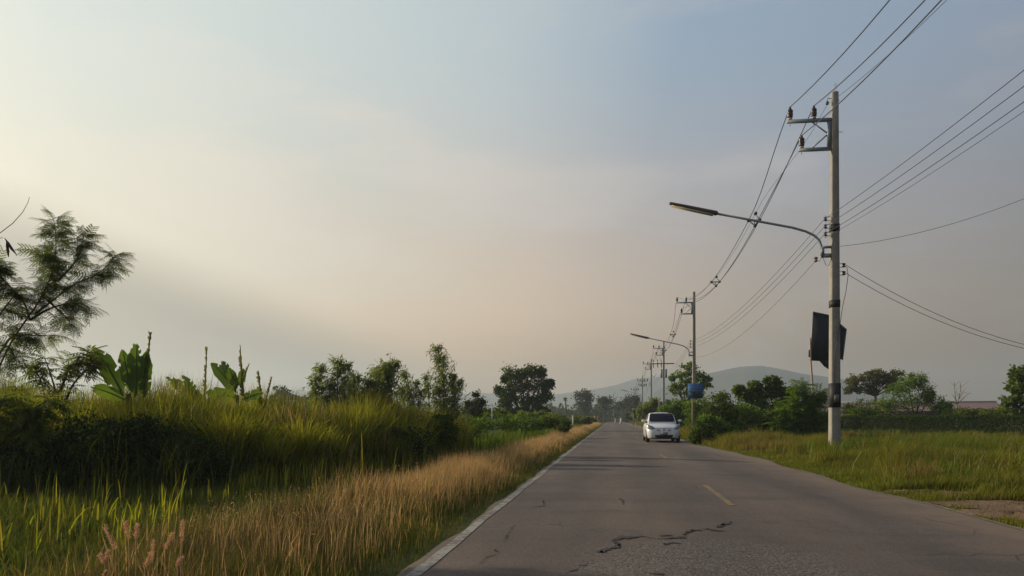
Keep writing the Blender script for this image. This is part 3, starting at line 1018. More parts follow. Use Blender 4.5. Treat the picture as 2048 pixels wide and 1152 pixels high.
def tree(name, label, cat, px0, d, base_py, blobs, leaf=(.14, .09), mat='leaf_dark', bark='bark', trunk_r=.12, clusters=26, per=26, spread=.26,
         droop=.25, group=None, fork=.35, seed=1, trunk_x=0.0, loc=None):
    """blobs: (px, py, rx_px, ry_px) ellipses of foliage seen at distance d"""
    r = np.random.default_rng(seed)
    rr = random.Random(seed)
    X, Y = G(px0, d)
    root = empty(name, (X, Y, 0), TH, label, cat, group)
    tb, cb = MB(), MB()
    k = d / F
    cs = [((p - px0) * k, rr.uniform(-.5, .5) * rx * k, Z(py, d), rx * k, ry * k) for (p, py, rx, ry) in blobs]
    low = min(c[2] - c[4] for c in cs)
    fz = max(0.25, low * fork + fork * .3)
    lean = sum(c[0] for c in cs) / len(cs)
    fp = np.array([lean * .35 + trunk_x, 0, fz])
    tb.tube(bez((trunk_x, 0, -.1), fp, .06, 5, rr), np.linspace(trunk_r, trunk_r * .8, 5), 8)
    for (cx, cy, cz, rx, rz) in cs:
        ry = (rx + rz) / 2
        cc = np.array([cx, cy, cz - rz * .35])
        br = max(.012, trunk_r * .55)
        tb.tube(bez(fp - np.array([0, 0, .05]), cc, .12, 6, rr), np.linspace(br, br * .35, 6), 6)
        nc = max(4, int(clusters))
        u = norm(r.normal(0, 1, (nc, 3))) * (r.uniform(0.05, 1, nc) ** .42)[:, None]
        pc = np.array([cx, cy, cz]) + u * np.array([rx, ry, rz])
        for i in range(nc):
            if i % 2 == 0:
                tb.tube(bez(cc, pc[i], .15, 4, rr), np.linspace(br * .35, br * .1, 4), 4)
            m_ = int(per * r.uniform(.5, 1.5))
            sg = spread * min(rx, rz) * r.uniform(.6, 1.3)
            C = pc[i] + r.normal(0, 1, (m_, 3)) * sg * np.array([1, 1, .8])
            leaves(cb, C, leaf[0], leaf[1], droop, r=r, mat=0)
    tb.build('trunk', M[bark], root)
    cb.build('crown', M[mat], root)
    return root


def sapling(name, label, cat, base_px, d, stems, leaf=(.19, .036), mat='leaf_willow', bark='bark_pale', n=240, spread=.62, droop=.5, group=None, seed=1, start=.25, sweep=(0, 0, 0)):
    """several whippy stems, each (foot px offset, tip px, tip py); narrow hanging leaves along each"""
    r = np.random.default_rng(seed)
    rr = random.Random(seed)
    X, Y = G(base_px, d)
    root = empty(name, (X, Y, 0), TH, label, cat, group)
    tb, cb = MB(), MB()
    k = d / F
    for (f, tx, ty, sp) in stems:
        a = (f * k, rr.uniform(-.15, .15), -.05)
        b_ = ((tx - base_px) * k, rr.uniform(-.3, .3), Z(ty, d))
        p = bez(a, b_, .10, 12, rr)
        L = np.linalg.norm(p[-1] - p[0])
        tb.tube(p, np.linspace(.022 + .006 * L, .005, 12), 6)
        m_ = int(n * sp * L / 1.3)
        u = start + (1 - start) * r.uniform(0, 1, m_) ** .9
        C = np.stack([np.interp(u, np.linspace(0, 1, 12), p[:, j]) for j in range(3)], 1)
        nt = max(14, int(36 * L * sp))
        tw_u = start + (1 - start) * r.uniform(0, 1, nt)
        for q in range(nt):
            o_ = np.array([np.interp(tw_u[q], np.linspace(0, 1, 12), p[:, j]) for j in range(3)])
            dirv = norm(np.array([r.normal(), r.normal(), .75]))
            ln = spread * sp * (1.35 - tw_u[q]) * r.uniform(.5, 1.3) * max(1, L * .45)
            e_ = o_ + dirv * ln
            tb.tube([o_, (o_ + e_) / 2 + np.array([0, 0, .03]), e_], [.006, .005, .003], 4)
            kk = max(3, int(m_ / nt))
            uu = r.uniform(.15, 1.05, kk)[:, None]
            P_ = o_ + (e_ - o_) * uu + r.normal(0, .02, (kk, 3))
            leaves(cb, P_, leaf[0], leaf[1], droop, r=r, outward=np.array([sweep]) if any(sweep) else None)
        kk = max(4, m_ // 8)
        leaves(cb, p[-1] + r.normal(0, .05, (kk, 3)), leaf[0], leaf[1], droop * .4, r=r)
    tb.build('trunk', M[bark], root)
    cb.build('crown', M[mat], root)
    return root


sh = MB()
for (cs_, L_, W_) in leaves_late:
    dd_ = np.clip(cs_[:, 1] / 12, 1, 4)
    for lo, hi in ((0, 1.4), (1.4, 2.2), (2.2, 9)):
        q_ = (dd_ >= lo) & (dd_ < hi)
        leaves(sh, cs_[q_], L_, W_ * (1 + lo), -.9)
tag(sh.build('seed_heads', M['seed']), 'pale seed heads above the dry grass at the left road edge', 'grass', kind='stuff')

# ------------------------------------------------------------------ bipinnate fronds (leucaena)
def frond_template(pairs, leaflets, detail=True):
    mb = MB()
    mb.tube([(0, 0, 0), (.5, 0, .03), (1, 0, -.12)], [.006, .005, .003], 3)
    for i in range(pairs):
        t_ = .22 + .76 * i / (pairs - 1)
        o_ = np.array([t_, 0, .03 * math.sin(t_ * 3.1) - .12 * max(0, t_ - .5) * 2])
        for s in (-1, 1):
            ang = R(62 - 22 * t_)
            pl = .40 * (1 - .25 * abs(t_ - .5))
            dv = np.array([math.cos(ang), s * math.sin(ang), -.16])
            dv /= np.linalg.norm(dv)
            side = np.array([-s * math.sin(ang), math.cos(ang), 0])
            if detail:
                for j in range(leaflets):
                    q = (j + .5) / leaflets
                    pt = o_ + dv * pl * q + np.array([0, 0, -.10 * q * q])
                    ll = .062 * (1 - .55 * abs(q - .4))
                    for s2 in (-1, 1):
                        e = side * s2 * .92 + dv * .45
                        e = e / np.linalg.norm(e) * ll
                        wv = dv * pl / leaflets * .46
                        mb.add([pt - wv, pt + e * .6 - wv * .6, pt + e + wv * .4, pt + wv], [(0, 1, 2, 3)])
            else:
                pt = o_ + dv * pl + np.array([0, 0, -.10])
                mid = o_ + dv * pl * .5 + np.array([0, 0, -.02])
                mb.add([o_, mid + side * .05, pt, mid - side * .05], [(0, 1, 2, 3)])
    V = np.concatenate(mb.v)
    return V, mb.f


FR_HI = frond_template(6, 5, True)
FR_LO = frond_template(6, 1, False)


def stamp(mb, tpl, pos, dirs, ups, scale, mat=0):
    V, fs = tpl
    pos, dirs, ups = np.asarray(pos), norm(np.asarray(dirs)), np.asarray(ups)
    y = norm(np.cross(ups, dirs))
    z = np.cross(dirs, y)
    Rm = np.stack([dirs, y, z], 2)
    W = np.einsum('nij,tj->nti', Rm * np.asarray(scale)[:, None, None], V) + pos[:, None, :]
    n, tv = len(pos), len(V)
    for f, _ in fs:
        ff = (f[None] + (np.arange(n) * tv)[:, None, None]).reshape(-1, f.shape[1])
        mb.f.append((ff + mb.n, mat))
    mb.v.append(W.reshape(-1, 3))
    mb.n += n * tv


def feathery(name, label, cat, base_px, d, branches, tpl, fl, per=12, mat='leaf_leuc', droop=.3, seed=3, br=.03, group=None, base_off=(0, 0)):
    """branches: list of pixel polylines [(px,py),...] ; fronds grow along the outer two thirds of each"""
    r = np.random.default_rng(seed)
    X, Y = G(base_px, d)
    root = empty(name, (X, Y, 0), TH, label, cat, group)
    tb, cb = MB(), MB()
    k = d / F
    for bi, (poly, dens) in enumerate(branches):
        pts = np.array([((p - base_px) * k, r.uniform(-.12, .12) * (i > 0), Z(q, d)) for i, (p, q) in enumerate(poly)])
        m_ = 14
        u = np.linspace(0, len(pts) - 1, m_)
        P_ = np.stack([np.interp(u, np.arange(len(pts)), pts[:, j]) for j in range(3)], 1)
        for _ in range(2):
            P_[1:-1] = (P_[:-2] + 2 * P_[1:-1] + P_[2:]) / 4
        tb.tube(P_, np.linspace(br, br * .22, m_), 6)
        L = np.sum(np.linalg.norm(np.diff(P_, axis=0), axis=1))
        n = max(3, int(per * dens * L))
        uu = .28 + .72 * r.uniform(0, 1, n) ** .8
        C = np.stack([np.interp(uu * (m_ - 1), np.arange(m_), P_[:, j]) for j in range(3)], 1)
        tg_ = np.stack([np.interp(uu * (m_ - 1), np.arange(m_), np.gradient(P_[:, j])) for j in range(3)], 1)
        dv = r.normal(0, 1, (n, 3)) + norm(tg_) * .8
        dv[:, 2] = dv[:, 2] * .5 - droop
        up = np.tile(np.array([[0, 0, 1.0]]), (n, 1)) + r.normal(0, .3, (n, 3))
        stamp(cb, tpl, C, dv, up, fl * r.uniform(.7, 1.2, n))
    tb.build('trunk', M['twig'], root)
    cb.build('crown', M[mat], root)
    return root


# big leucaena leaning in at the left edge
feathery('leucaena_tree', 'tall feathery tree leaning in from the left edge of the photo', 'tree', -60, 8.0, [
    ([(-60, 1040), (-40, 830), (0, 705), (70, 628), (112, 575), (120, 500), (110, 438)], 1.25),
    ([(70, 628), (105, 590), (150, 565), (190, 548), (238, 512)], 1.5),
    ([(118, 560), (140, 520), (165, 492), (175, 470)], 1.6),
    ([(112, 575), (95, 535), (80, 505)], 1.4),
    ([(60, 640), (100, 618), (150, 606), (180, 612)], 1.2),
    ([(60, 640), (40, 600), (10, 560), (-10, 530)], 1.5),
    ([(95, 600), (130, 640), (150, 650)], .7),
    ([(0, 705), (20, 670), (60, 672), (95, 668)], 1.2),
    ([(-40, 830), (-45, 650), (-20, 570), (5, 530)], 1.5),
    ([(-45, 700), (-10, 640), (20, 600), (40, 570)], 1.5),
    ([(0, 705), (20, 690), (38, 705), (45, 730)], 1.0),
    ([(-60, 800), (-70, 640), (-60, 520)], 1.2)],
    FR_HI, .17, per=76, droop=.36, seed=5, br=.013)
# thin twig with two hanging pods above it
tw = empty('pod_twig', G(-20, 7.5) + (0,), TH, 'thin bare twig with two brown pods hanging above the leaning tree', 'twig')
k = 7.5 / F
pt = lambda p, q, y=0: ((p + 20) * k, y, Z(q, 7.5))
mb = MB()
mb.tube([pt(-60, 1000), pt(-50, 700), pt(-40, 520), pt(-20, 488), pt(0, 466), pt(25, 447), pt(45, 425), pt(56, 405), pt(59, 394)], [.014, .012, .009, .006, .004, .0035, .003, .0025, .002], 5)
mb.tube([pt(-20, 488), pt(-5, 478), pt(5, 475)], [.004, .003, .003], 5)
mb.build('stem', M['twig'], tw)
for (q, lab) in (([(5, 475), (12, 485), (20, 497), (29, 508)], None), ([(8, 478), (10, 490), (12, 502), (13, 513)], None)):
    mb = MB()
    mb.tube([pt(*p, .03) for p in q], [.004, .014, .013, .003], 6)
    mb.build('seed_pod', M['pod'], tw)

# feathery shrub lower on the left
feathery('feathery_shrub', 'feathery green shrub below the leaning tree at the left', 'shrub', 110, 14.0, [
    ([(110, 980), (100, 860), (85, 770), (60, 725)], 1.3), ([(110, 980), (115, 850), (120, 760), (150, 715), (185, 705)], 1.3),
    ([(100, 860), (110, 790), (100, 740), (90, 715)], 1.3), ([(115, 850), (150, 770), (180, 735), (200, 725)], 1.2),
    ([(100, 860), (60, 800), (20, 770)], 1.3), ([(110, 900), (40, 850), (-10, 800)], 1.3), ([(115, 800), (135, 735), (165, 722)], 1.2),
    ([(110, 930), (20, 880), (-30, 850)], 1.2)],
    FR_LO, .30, per=20, mat='leaf_shrub', droop=.25, seed=9, br=.025)
feathery('feathery_shrub', 'low sunlit feathery shrub at the left edge below eye level', 'shrub', 10, 11.6, [
    ([(10, 1000), (0, 880), (-10, 820), (20, 790)], 1.4), ([(10, 1000), (30, 870), (70, 810), (110, 800)], 1.4), ([(10, 1000), (-40, 870), (-70, 800)], 1.3),
    ([(10, 940), (50, 880), (90, 850)], 1.3), ([(10, 980), (10, 900), (40, 840), (60, 815)], 1.3)],
    FR_LO, .32, per=26, mat='leaf_shrub', droop=.3, seed=10, br=.025)


# dark vine-covered bushes making the shaded mass at the left
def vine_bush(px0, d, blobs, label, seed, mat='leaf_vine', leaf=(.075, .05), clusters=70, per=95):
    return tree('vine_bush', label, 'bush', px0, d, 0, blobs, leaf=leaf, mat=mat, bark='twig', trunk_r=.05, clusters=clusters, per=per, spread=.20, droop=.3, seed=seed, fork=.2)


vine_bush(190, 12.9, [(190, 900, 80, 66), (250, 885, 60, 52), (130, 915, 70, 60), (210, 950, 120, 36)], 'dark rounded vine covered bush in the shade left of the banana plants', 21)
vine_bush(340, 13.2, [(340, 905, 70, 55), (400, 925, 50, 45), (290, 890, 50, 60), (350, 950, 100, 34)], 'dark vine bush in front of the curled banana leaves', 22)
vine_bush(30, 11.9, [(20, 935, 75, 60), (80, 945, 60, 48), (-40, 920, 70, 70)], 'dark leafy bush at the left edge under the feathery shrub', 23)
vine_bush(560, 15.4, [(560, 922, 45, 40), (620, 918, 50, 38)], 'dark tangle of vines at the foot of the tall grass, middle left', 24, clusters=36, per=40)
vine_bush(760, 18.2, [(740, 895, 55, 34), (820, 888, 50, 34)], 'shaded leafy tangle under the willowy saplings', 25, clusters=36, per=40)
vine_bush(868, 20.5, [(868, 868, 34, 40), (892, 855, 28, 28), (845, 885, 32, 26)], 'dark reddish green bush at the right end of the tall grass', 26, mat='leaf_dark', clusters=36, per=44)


# ------------------------------------------------------------------ banana plants
def banana(label, px0, d, lvs, seed, wk=1.06):
    """lvs: (foot px, foot py, tip px, tip py, width m, kind)"""
    r = random.Random(seed)
    root = empty('banana_plant', G(px0, d) + (0,), TH, label, 'banana plant')
    k = d / F
    mb = MB()
    fz = min(Z(q[1], d) for q in lvs) + .12
    mb.tube([(0, 0, -.1), (0.02, 0, fz * .5), (0.0, 0, fz)], [.10, .08, .045], 10)
    mb.build('stem', M['banana_stem'], root, smooth=True)
    for (fx, fy, tx, ty, wd, kind) in lvs:
        a = np.array([(fx - px0) * k, r.uniform(-.1, .1), Z(fy, d)])
        b_ = np.array([(tx - px0) * k, r.uniform(-.25, .25), Z(ty, d)])
        wd = wd * wk * (1.5 if kind == 'dry' else 1)
        L = np.linalg.norm(b_ - a)
        mid = (a + b_) / 2 + np.array([0, 0, .10 * L if kind != 'dry' else .02 * L])
        n = 26
        u = np.linspace(0, 1, n)[:, None]
        c = (1 - u) ** 2 * a + 2 * u * (1 - u) * mid + u * u * b_
        tg_ = norm(np.gradient(c, axis=0))
        view = np.array([r.uniform(-.25, .25), -1.0, r.uniform(.0, .3)])
        mb = MB()
        sd = norm(np.cross(tg_, view))
        nn = norm(np.cross(sd, tg_))
        ui = u[:, 0]
        wv = wd * np.minimum(1, np.minimum((ui / .22) ** .7 + .06, ((1 - ui) / .34) ** .75 + .03))
        if kind == 'torn':
            for q_ in range(3, n - 2):
                if r.random() < .10:
                    wv[q_] *= r.uniform(.5, .8)
        if kind == 'dry':
            wv = wd * np.array([r.uniform(.25, 1.0) for _ in range(n)]) * (1 - .55 * ui)
        for s in (-1, 1):
            V, fs = [], []
            gap = 0
            for i in range(n):
                fold = .22 if kind != 'dry' else .7
                w1 = wv[i] * (1 - (.12 * r.random() if kind == 'torn' else .04 * r.random()))
                V.append(c[i])
                V.append(c[i] + s * sd[i] * w1 * .55 + nn[i] * w1 * fold * .35)
                V.append(c[i] + s * sd[i] * w1 + nn[i] * w1 * fold * (.3 if kind != 'dry' else 1.0) + tg_[i] * .03)
            for i in range(n - 1):
                tear = (kind == 'torn' and r.random() < .10) or (kind == 'dry' and r.random() < .25) or (kind == 'green' and r.random() < .06)
                q = 3 * i
                fs.append((q, q + 1, q + 4, q + 3))
                if not tear:
                    fs.append((q + 1, q + 2, q + 5, q + 4))
            mb.add(V, fs, 0)
        mb.tube(c, np.linspace(.018, .004, n), 5, 1)
        mb.build('leaf', [M['banana_dry'] if kind == 'dry' else M['banana'], M['greenstem']], root)


banana('left banana plant with broad leaves and one tall curled leaf', 258, 14.2, [
    (250, 792, 180, 697, .16, 'green'), (262, 782, 249, 702, .12, 'green'), (266, 790, 272, 690, .10, 'torn'), (272, 795, 284, 692, .17, 'torn'),
    (284, 795, 301, 706, .15, 'torn'), (290, 790, 308, 666, .055, 'dry'), (278, 760, 309, 731, .035, 'torn'), (252, 765, 230, 722, .035, 'dry'), (245, 800, 190, 776, .12, 'green')], 1)
banana('right banana plant with leaves fanned left and curled dry tips', 474, 17.5, [
    (470, 785, 415, 726, .15, 'green'), (474, 776, 440, 722, .11, 'torn'), (480, 776, 482, 738, .09, 'green'), (488, 792, 473, 688, .055, 'dry'),
    (488, 760, 503, 728, .035, 'dry'), (472, 782, 462, 738, .12, 'green'), (476, 798, 420, 786, .14, 'green'), (484, 800, 525, 786, .12, 'torn')], 2)
banana('low banana plant behind the grass with one dry upright leaf', 410, 16.6, [
    (408, 812, 332, 755, .12, 'torn'), (408, 812, 366, 752, .10, 'torn'), (412, 800, 417, 695, .045, 'dry'), (412, 812, 450, 784, .11, 'green')], 3)
banana('small banana plant of withered leaf stubs right of the fanned one', 528, 18.0, [
    (525, 818, 522, 742, .06, 'dry'), (530, 815, 539, 752, .04, 'dry'), (530, 816, 505, 790, .09, 'torn')], 4)

# willowy saplings
GS = 'willowy saplings above the tall grass'
sapling('willowy_sapling', 'willowy sapling cluster with two tops nearest the banana plants', 'sapling', 665, 20.5, [
    (-10, 646, 738, 1.0), (0, 678, 724, 1.0), (8, 695, 732, .9), (-20, 636, 760, .8), (14, 660, 770, 1.0)], seed=31, n=300, sweep=(-.4, 0, -.4), group=GS)
sapling('willowy_sapling', 'dense willowy sapling leaning right among the tall grass', 'sapling', 745, 21.5, [
    (0, 790, 728, 1.2), (5, 770, 735, 1.2), (-5, 755, 745, 1.2), (10, 778, 750, 1.0), (-10, 715, 755, 1.1), (0, 742, 765, 1.1), (-12, 700, 770, 1.0)], seed=32, n=340, sweep=(-.3, 0, -.3), group=GS)
sapling('willowy_sapling', 'short willowy sapling between the leaning one and the tallest', 'sapling', 825, 23.5, [
    (0, 808, 748, .9), (3, 830, 765, .8), (-4, 800, 775, .8), (6, 845, 785, .9)], seed=33, n=260, sweep=(-.4, 0, -.5), group=GS)
sapling('willowy_sapling', 'tallest slender willowy sapling with a pointed top', 'sapling', 892, 24.5, [
    (0, 874, 696, .9), (4, 884, 715, .8), (-18, 856, 752, .6), (10, 920, 765, .9), (12, 905, 752, .9), (2, 880, 780, .9)], seed=34, n=280, sweep=(-.4, 0, -.5), group=GS)
sapling('willowy_sapling', 'small dark sapling farthest right of the willowy ones', 'sapling', 950, 40, [
    (0, 952, 788, 1.2), (4, 965, 803, 1.2), (-4, 936, 805, 1.2)], seed=35, n=240, leaf=(.2, .06), mat='leaf_far')

# ------------------------------------------------------------------ trees left
tree('round_tree', 'big dark round tree standing alone left of the road', 'tree', 1050, 75, 0, [
    (1022, 748, 18, 16), (1042, 750, 14, 16), (1066, 742, 18, 15), (1084, 745, 10, 11), (1092, 768, 11, 14), (1072, 770, 22, 20), (1040, 775, 22, 20), (1018, 785, 16, 18),
    (1001, 782, 10, 10), (1010, 805, 14, 14), (1095, 790, 12, 14), (1075, 800, 20, 16), (1048, 805, 20, 18), (1030, 822, 18, 10), (1082, 820, 16, 10), (1010, 758, 6, 8), (1103, 766, 5, 6)],
     leaf=(.26, .15), mat='leaf_dark', trunk_r=.28, clusters=22, per=34, spread=.27, seed=41, fork=.5)

GB = 'green bushes left of the verge'
for i, (p, d, bl, lab, mt) in enumerate([
    (935, 30, [(930, 848, 30, 22), (955, 856, 26, 18), (910, 858, 22, 14)], 'bright green bush right behind the end of the tall grass', 'leaf_green'),
    (985, 34, [(980, 842, 32, 20), (1010, 846, 26, 18), (960, 850, 24, 14)], 'bright green spreading bush in the middle of the left bushes', 'leaf_green'),
    (1045, 40, [(1040, 842, 30, 18), (1065, 848, 26, 14), (1020, 850, 22, 12)], 'bright green bush just below the big round tree', 'leaf_green'),
    (1100, 46, [(1095, 845, 24, 16), (1118, 848, 20, 14), (1080, 850, 16, 10)], 'green bush at the edge of the tan verge', 'leaf_shrub'),
    (1130, 44, [(1132, 852, 10, 14), (1124, 862, 9, 9)], 'small dark spindly bush on the tan verge', 'leaf_dark'),
    (960, 48, [(960, 826, 30, 10), (1000, 828, 26, 10), (930, 828, 18, 9)], 'low darker bush behind the bright green bushes', 'leaf_dark'),
    (1080, 70, [(1080, 832, 24, 10), (1110, 836, 22, 10), (1050, 834, 20, 9)], 'low bush at the foot of the big round tree', 'leaf_shrub'),
    (1150, 95, [(1150, 840, 22, 8), (1175, 842, 16, 7)], 'low far bush on the left near the marker post', 'leaf_shrub')]):
    tree('green_bush', lab, 'bush', p, d, 0, bl, leaf=(.13 * d / 38, .07 * d / 38), mat=mt, bark='twig', trunk_r=.04, clusters=26, per=30, spread=.24, seed=50 + i, group=GB, fork=.2)

# far individual trees
for i, (p, d, bl, lab, nm) in enumerate([
    (568, 150, [(560, 790, 14, 14), (575, 795, 14, 14), (548, 800, 10, 10)], 'hazy round tree just right of the banana plants', 'far_tree'),
    (612, 160, [(605, 800, 12, 10), (622, 800, 10, 9)], 'small hazy tree right of the hazy round tree', 'far_tree'),
    (1165, 230, [(1160, 793, 14, 10), (1172, 788, 10, 9), (1180, 798, 8, 8), (1165, 808, 16, 9), (1172, 820, 14, 10)], 'hazy spreading tree left of the road end', 'far_tree'),
    (1208, 240, [(1203, 802, 11, 9), (1215, 800, 10, 8), (1210, 812, 14, 10)], 'hazy flat topped tree over the road end', 'far_tree'),
    (1240, 250, [(1236, 812, 10, 9), (1248, 808, 9, 8), (1256, 800, 8, 9)], 'hazy tree behind the farthest poles', 'far_tree'),
    (1268, 215, [(1262, 806, 12, 14), (1275, 800, 9, 12), (1272, 818, 12, 12)], 'hazy tree between the farthest poles on the right', 'far_tree'),
    (950, 170, [(940, 812, 12, 9), (958, 806, 10, 10)], 'hazy tree left of the big round tree', 'far_tree')]):
    tree(nm, lab, 'tree', p, d, 0, bl, leaf=(.7, .45), mat='leaf_far', trunk_r=.25, clusters=18, per=20, spread=.28, seed=70 + i, fork=.5, group='hazy trees in the distance')

# lollipop palm
pr = empty('palm_tree', G(1131, 235) + (0,), TH, 'hazy palm with a small round head rising over the far woods', 'palm')
k = 235 / F
mb = MB()
mb.tube([(0, 0, 0), (0.1, 0, 4), (0, 0, Z(801, 235))], [.32, .26, .22], 8)
mb.build('trunk', M['bark'], pr)
mb = MB()
for i in range(46):
    a, e = random.uniform(0, 6.28), random.uniform(-.5, 1.2)
    dv = np.array([math.cos(a) * math.cos(e), math.sin(a) * math.cos(e), math.sin(e)])
    sd = norm(np.cross(dv, np.array([0, 0, 1.0])))
    c0 = np.array([0, 0, Z(800, 235)])
    mb.add([c0, c0 + dv * .55 + sd * .28, c0 + dv * 1.0, c0 + dv * .55 - sd * .28], [(0, 1, 2, 3)])
mb.build('crown', M['leaf_far'], pr)


def bare_tree(label, px0, d, tips, fork_py, tr, seed):
    root = empty('bare_tree', G(px0, d) + (0,), TH, label, 'tree')
    k = d / F
    rr = random.Random(seed)
    mb = MB()
    f = (0, 0, Z(fork_py, d))
    mb.tube(bez((0, 0, -.1), f, .05, 5, rr), np.linspace(tr, tr * .7, 5), 6)
    for (tx, ty) in tips:
        e = ((tx - px0) * k, rr.uniform(-1, 1) * .4, Z(ty, d))
        p = bez(f, e, .12, 7, rr)
        mb.tube(p, np.linspace(tr * .55, tr * .12, 7), 5)
        for q in range(6):
            b0 = p[rr.randint(2, 5)]
            v = np.array([rr.uniform(-1, 1), rr.uniform(-1, 1), rr.uniform(.2, 1.2)]) * abs(e[2] - f[2]) * .32
            mb.tube(bez(b0, b0 + v, .15, 4, rr), np.linspace(tr * .22, tr * .08, 4), 4)
    mb.build('trunk', M['bark_pale'], root)


bare_tree('leafless hazy tree over the road end', 1228, 260, [(1218, 792), (1226, 787), (1236, 790), (1240, 800)], 815, .2, 1)

# distant woodland massed along the horizon
wd_ = MB()
for i in range(260):
    p = random.uniform(-500, 1335)
    d = random.uniform(260, 420)
    if p < 1060:
        d += 60
    X, Y = G(p, d)
    top = random.uniform(806, 822) if p > 1060 else random.uniform(812, 828)
    h = Z(top, d)
    m_ = 150
    C = rng.normal(0, 1, (m_, 3)) * np.array([3.6, 3.6, h * .26]) + np.array([X, Y, h * .52])
    C[:, 2] = np.clip(C[:, 2], 0.2, h * 1.05)
    leaves(wd_, C, 1.7, 1.2, .1)
for i in range(110):
    p = random.uniform(1320, 2500)
    d = random.uniform(150, 330)
    X, Y = G(p, d)
    h = Z(random.uniform(812, 828), d)
    C = rng.normal(0, 1, (130, 3)) * np.array([3.2, 3.2, h * .26]) + np.array([X, Y, h * .5])
    C[:, 2] = np.clip(C[:, 2], 0.2, h * 1.05)
    leaves(wd_, C, 1.5, 1.0, .1)
tag(wd_.build('woodland', M['leaf_far']), 'dark hazy woodland massed along the horizon', 'woodland', kind='stuff')

# ------------------------------------------------------------------ bushes and trees on the right
tree('roadside_tree', 'open leafy tree behind the second power pole', 'tree', 1382, 76, 0, [
    (1378, 732, 18, 12), (1362, 752, 17, 13), (1395, 748, 16, 13), (1378, 765, 22, 14), (1354, 775, 13, 11), (1408, 768, 12, 11), (1415, 757, 6, 6), (1390, 785, 20, 14), (1365, 792, 22, 14), (1346, 755, 5, 5)],
     leaf=(.34, .17), mat='leaf_green', trunk_r=.16, clusters=14, per=20, spread=.26, seed=81, fork=.5, droop=.4)
GR_ = 'roadside bushes right of the road'
for i, (p, d, bl, lab, mt, lf) in enumerate([
    (1398, 35.5, [(1398, 866, 15, 20), (1412, 868, 12, 16), (1388, 876, 8, 12)], 'low dark bush beside the parked looking white car', 'leaf_dark', (.12, .08)),
    (1437, 43, [(1437, 806, 24, 22), (1450, 830, 24, 26), (1418, 832, 22, 24), (1435, 855, 34, 16)], 'dense dark bush between the blue sign and the leafy bush', 'leaf_dark', (.13, .09)),
    (1500, 46, [(1477, 780, 9, 7), (1490, 792, 14, 11), (1512, 772, 14, 10), (1545, 764, 15, 10), (1548, 782, 18, 12), (1520, 796, 22, 14), (1568, 785, 12, 10), (1508, 828, 34, 24), (1552, 820, 34, 26), (1530, 858, 50, 16), (1580, 800, 12, 14)],
     'tall broad leafed bush with open tops against the hill', 'leaf_big', (.20, .13)),
    (1350, 62, [(1350, 815, 24, 16), (1330, 828, 16, 14), (1370, 825, 22, 16), (1350, 842, 30, 14)], 'green bush behind the white car', 'leaf_green', (.2, .12)),
    (1395, 56, [(1385, 815, 16, 16), (1405, 812, 16, 14), (1395, 838, 26, 16)], 'green bush around the post of the blue sign', 'leaf_green', (.17, .1)),
    (1310, 95, [(1308, 812, 18, 14), (1292, 826, 16, 12), (1325, 822, 16, 14)], 'bush left of the white car along the verge', 'leaf_shrub', (.28, .17)),
    (1292, 130, [(1290, 820, 14, 12), (1278, 830, 12, 9)], 'farther bush where the right verge narrows', 'leaf_shrub', (.4, .25)),
    (1272, 170, [(1270, 824, 11, 9), (1262, 832, 9, 6)], 'farthest roadside bush on the right', 'leaf_far', (.5, .3)),
    (1580, 44, [(1575, 830, 26, 22), (1600, 845, 26, 22), (1560, 858, 28, 14), (1620, 862, 24, 12)], 'full green bush filling in under the broad leafed bush', 'leaf_green', (.15, .09)),
    (1425, 40, [(1425, 852, 22, 16), (1450, 862, 22, 12), (1410, 845, 14, 14)], 'low green bush right of the one shaded by the car', 'leaf_green', (.13, .08)),
    (1480, 44, [(1468, 832, 24, 22), (1492, 838, 26, 22), (1475, 858, 30, 14)], 'mid green bush filling the gap left of the broad leafed bush', 'leaf_green', (.14, .09)),
    (1545, 43, [(1535, 842, 26, 20), (1560, 832, 22, 20), (1545, 860, 34, 14)], 'leafy lighter bush in front of the broad leafed bush', 'leaf_big', (.17, .11)),
    (1640, 45, [(1632, 838, 22, 20), (1655, 842, 18, 18), (1640, 862, 28, 12)], 'green bush between the feathery shrub and the nearest pole', 'leaf_green', (.14, .08)),
    (1460, 60, [(1460, 825, 22, 16), (1485, 832, 20, 12)], 'small bush behind the dense dark bush', 'leaf_green', (.17, .1)),
    (1640, 48, [(1640, 845, 22, 16), (1665, 848, 22, 14), (1615, 850, 16, 14)], 'shaded bush in front of the left end of the hedge', 'leaf_dark', (.14, .09))]):
    tree('roadside_bush', lab, 'bush', p, d, 0, bl, leaf=lf, mat=mt, bark='twig', trunk_r=.05, clusters=30, per=46, spread=.27, seed=90 + i, group=GR_, fork=.2)
bpy.data.objects['roadside_bush']['label'] = 'low dark bush in the shadow of the white car'
feathery('feathery_shrub', 'feathery bright green shrub left of the nearest power pole', 'shrub', 1602, 41, [
    ([(1602, 890), (1600, 840), (1605, 795), (1600, 768)], 1.5), ([(1602, 880), (1620, 830), (1632, 795), (1638, 785)], 1.4), ([(1602, 880), (1580, 840), (1570, 815)], 1.4),
    ([(1602, 890), (1630, 850), (1645, 830)], 1.4), ([(1602, 890), (1570, 860), (1555, 845)], 1.4), ([(1602, 885), (1615, 840), (1620, 805)], 1.5), ([(1602, 885), (1590, 830), (1588, 795)], 1.5),
    ([(1602, 895), (1590, 870), (1575, 860)], 1.4), ([(1602, 895), (1625, 872), (1640, 860)], 1.4)],
    FR_LO, .62, per=26, mat='leaf_green', droop=.3, seed=12, br=.04)

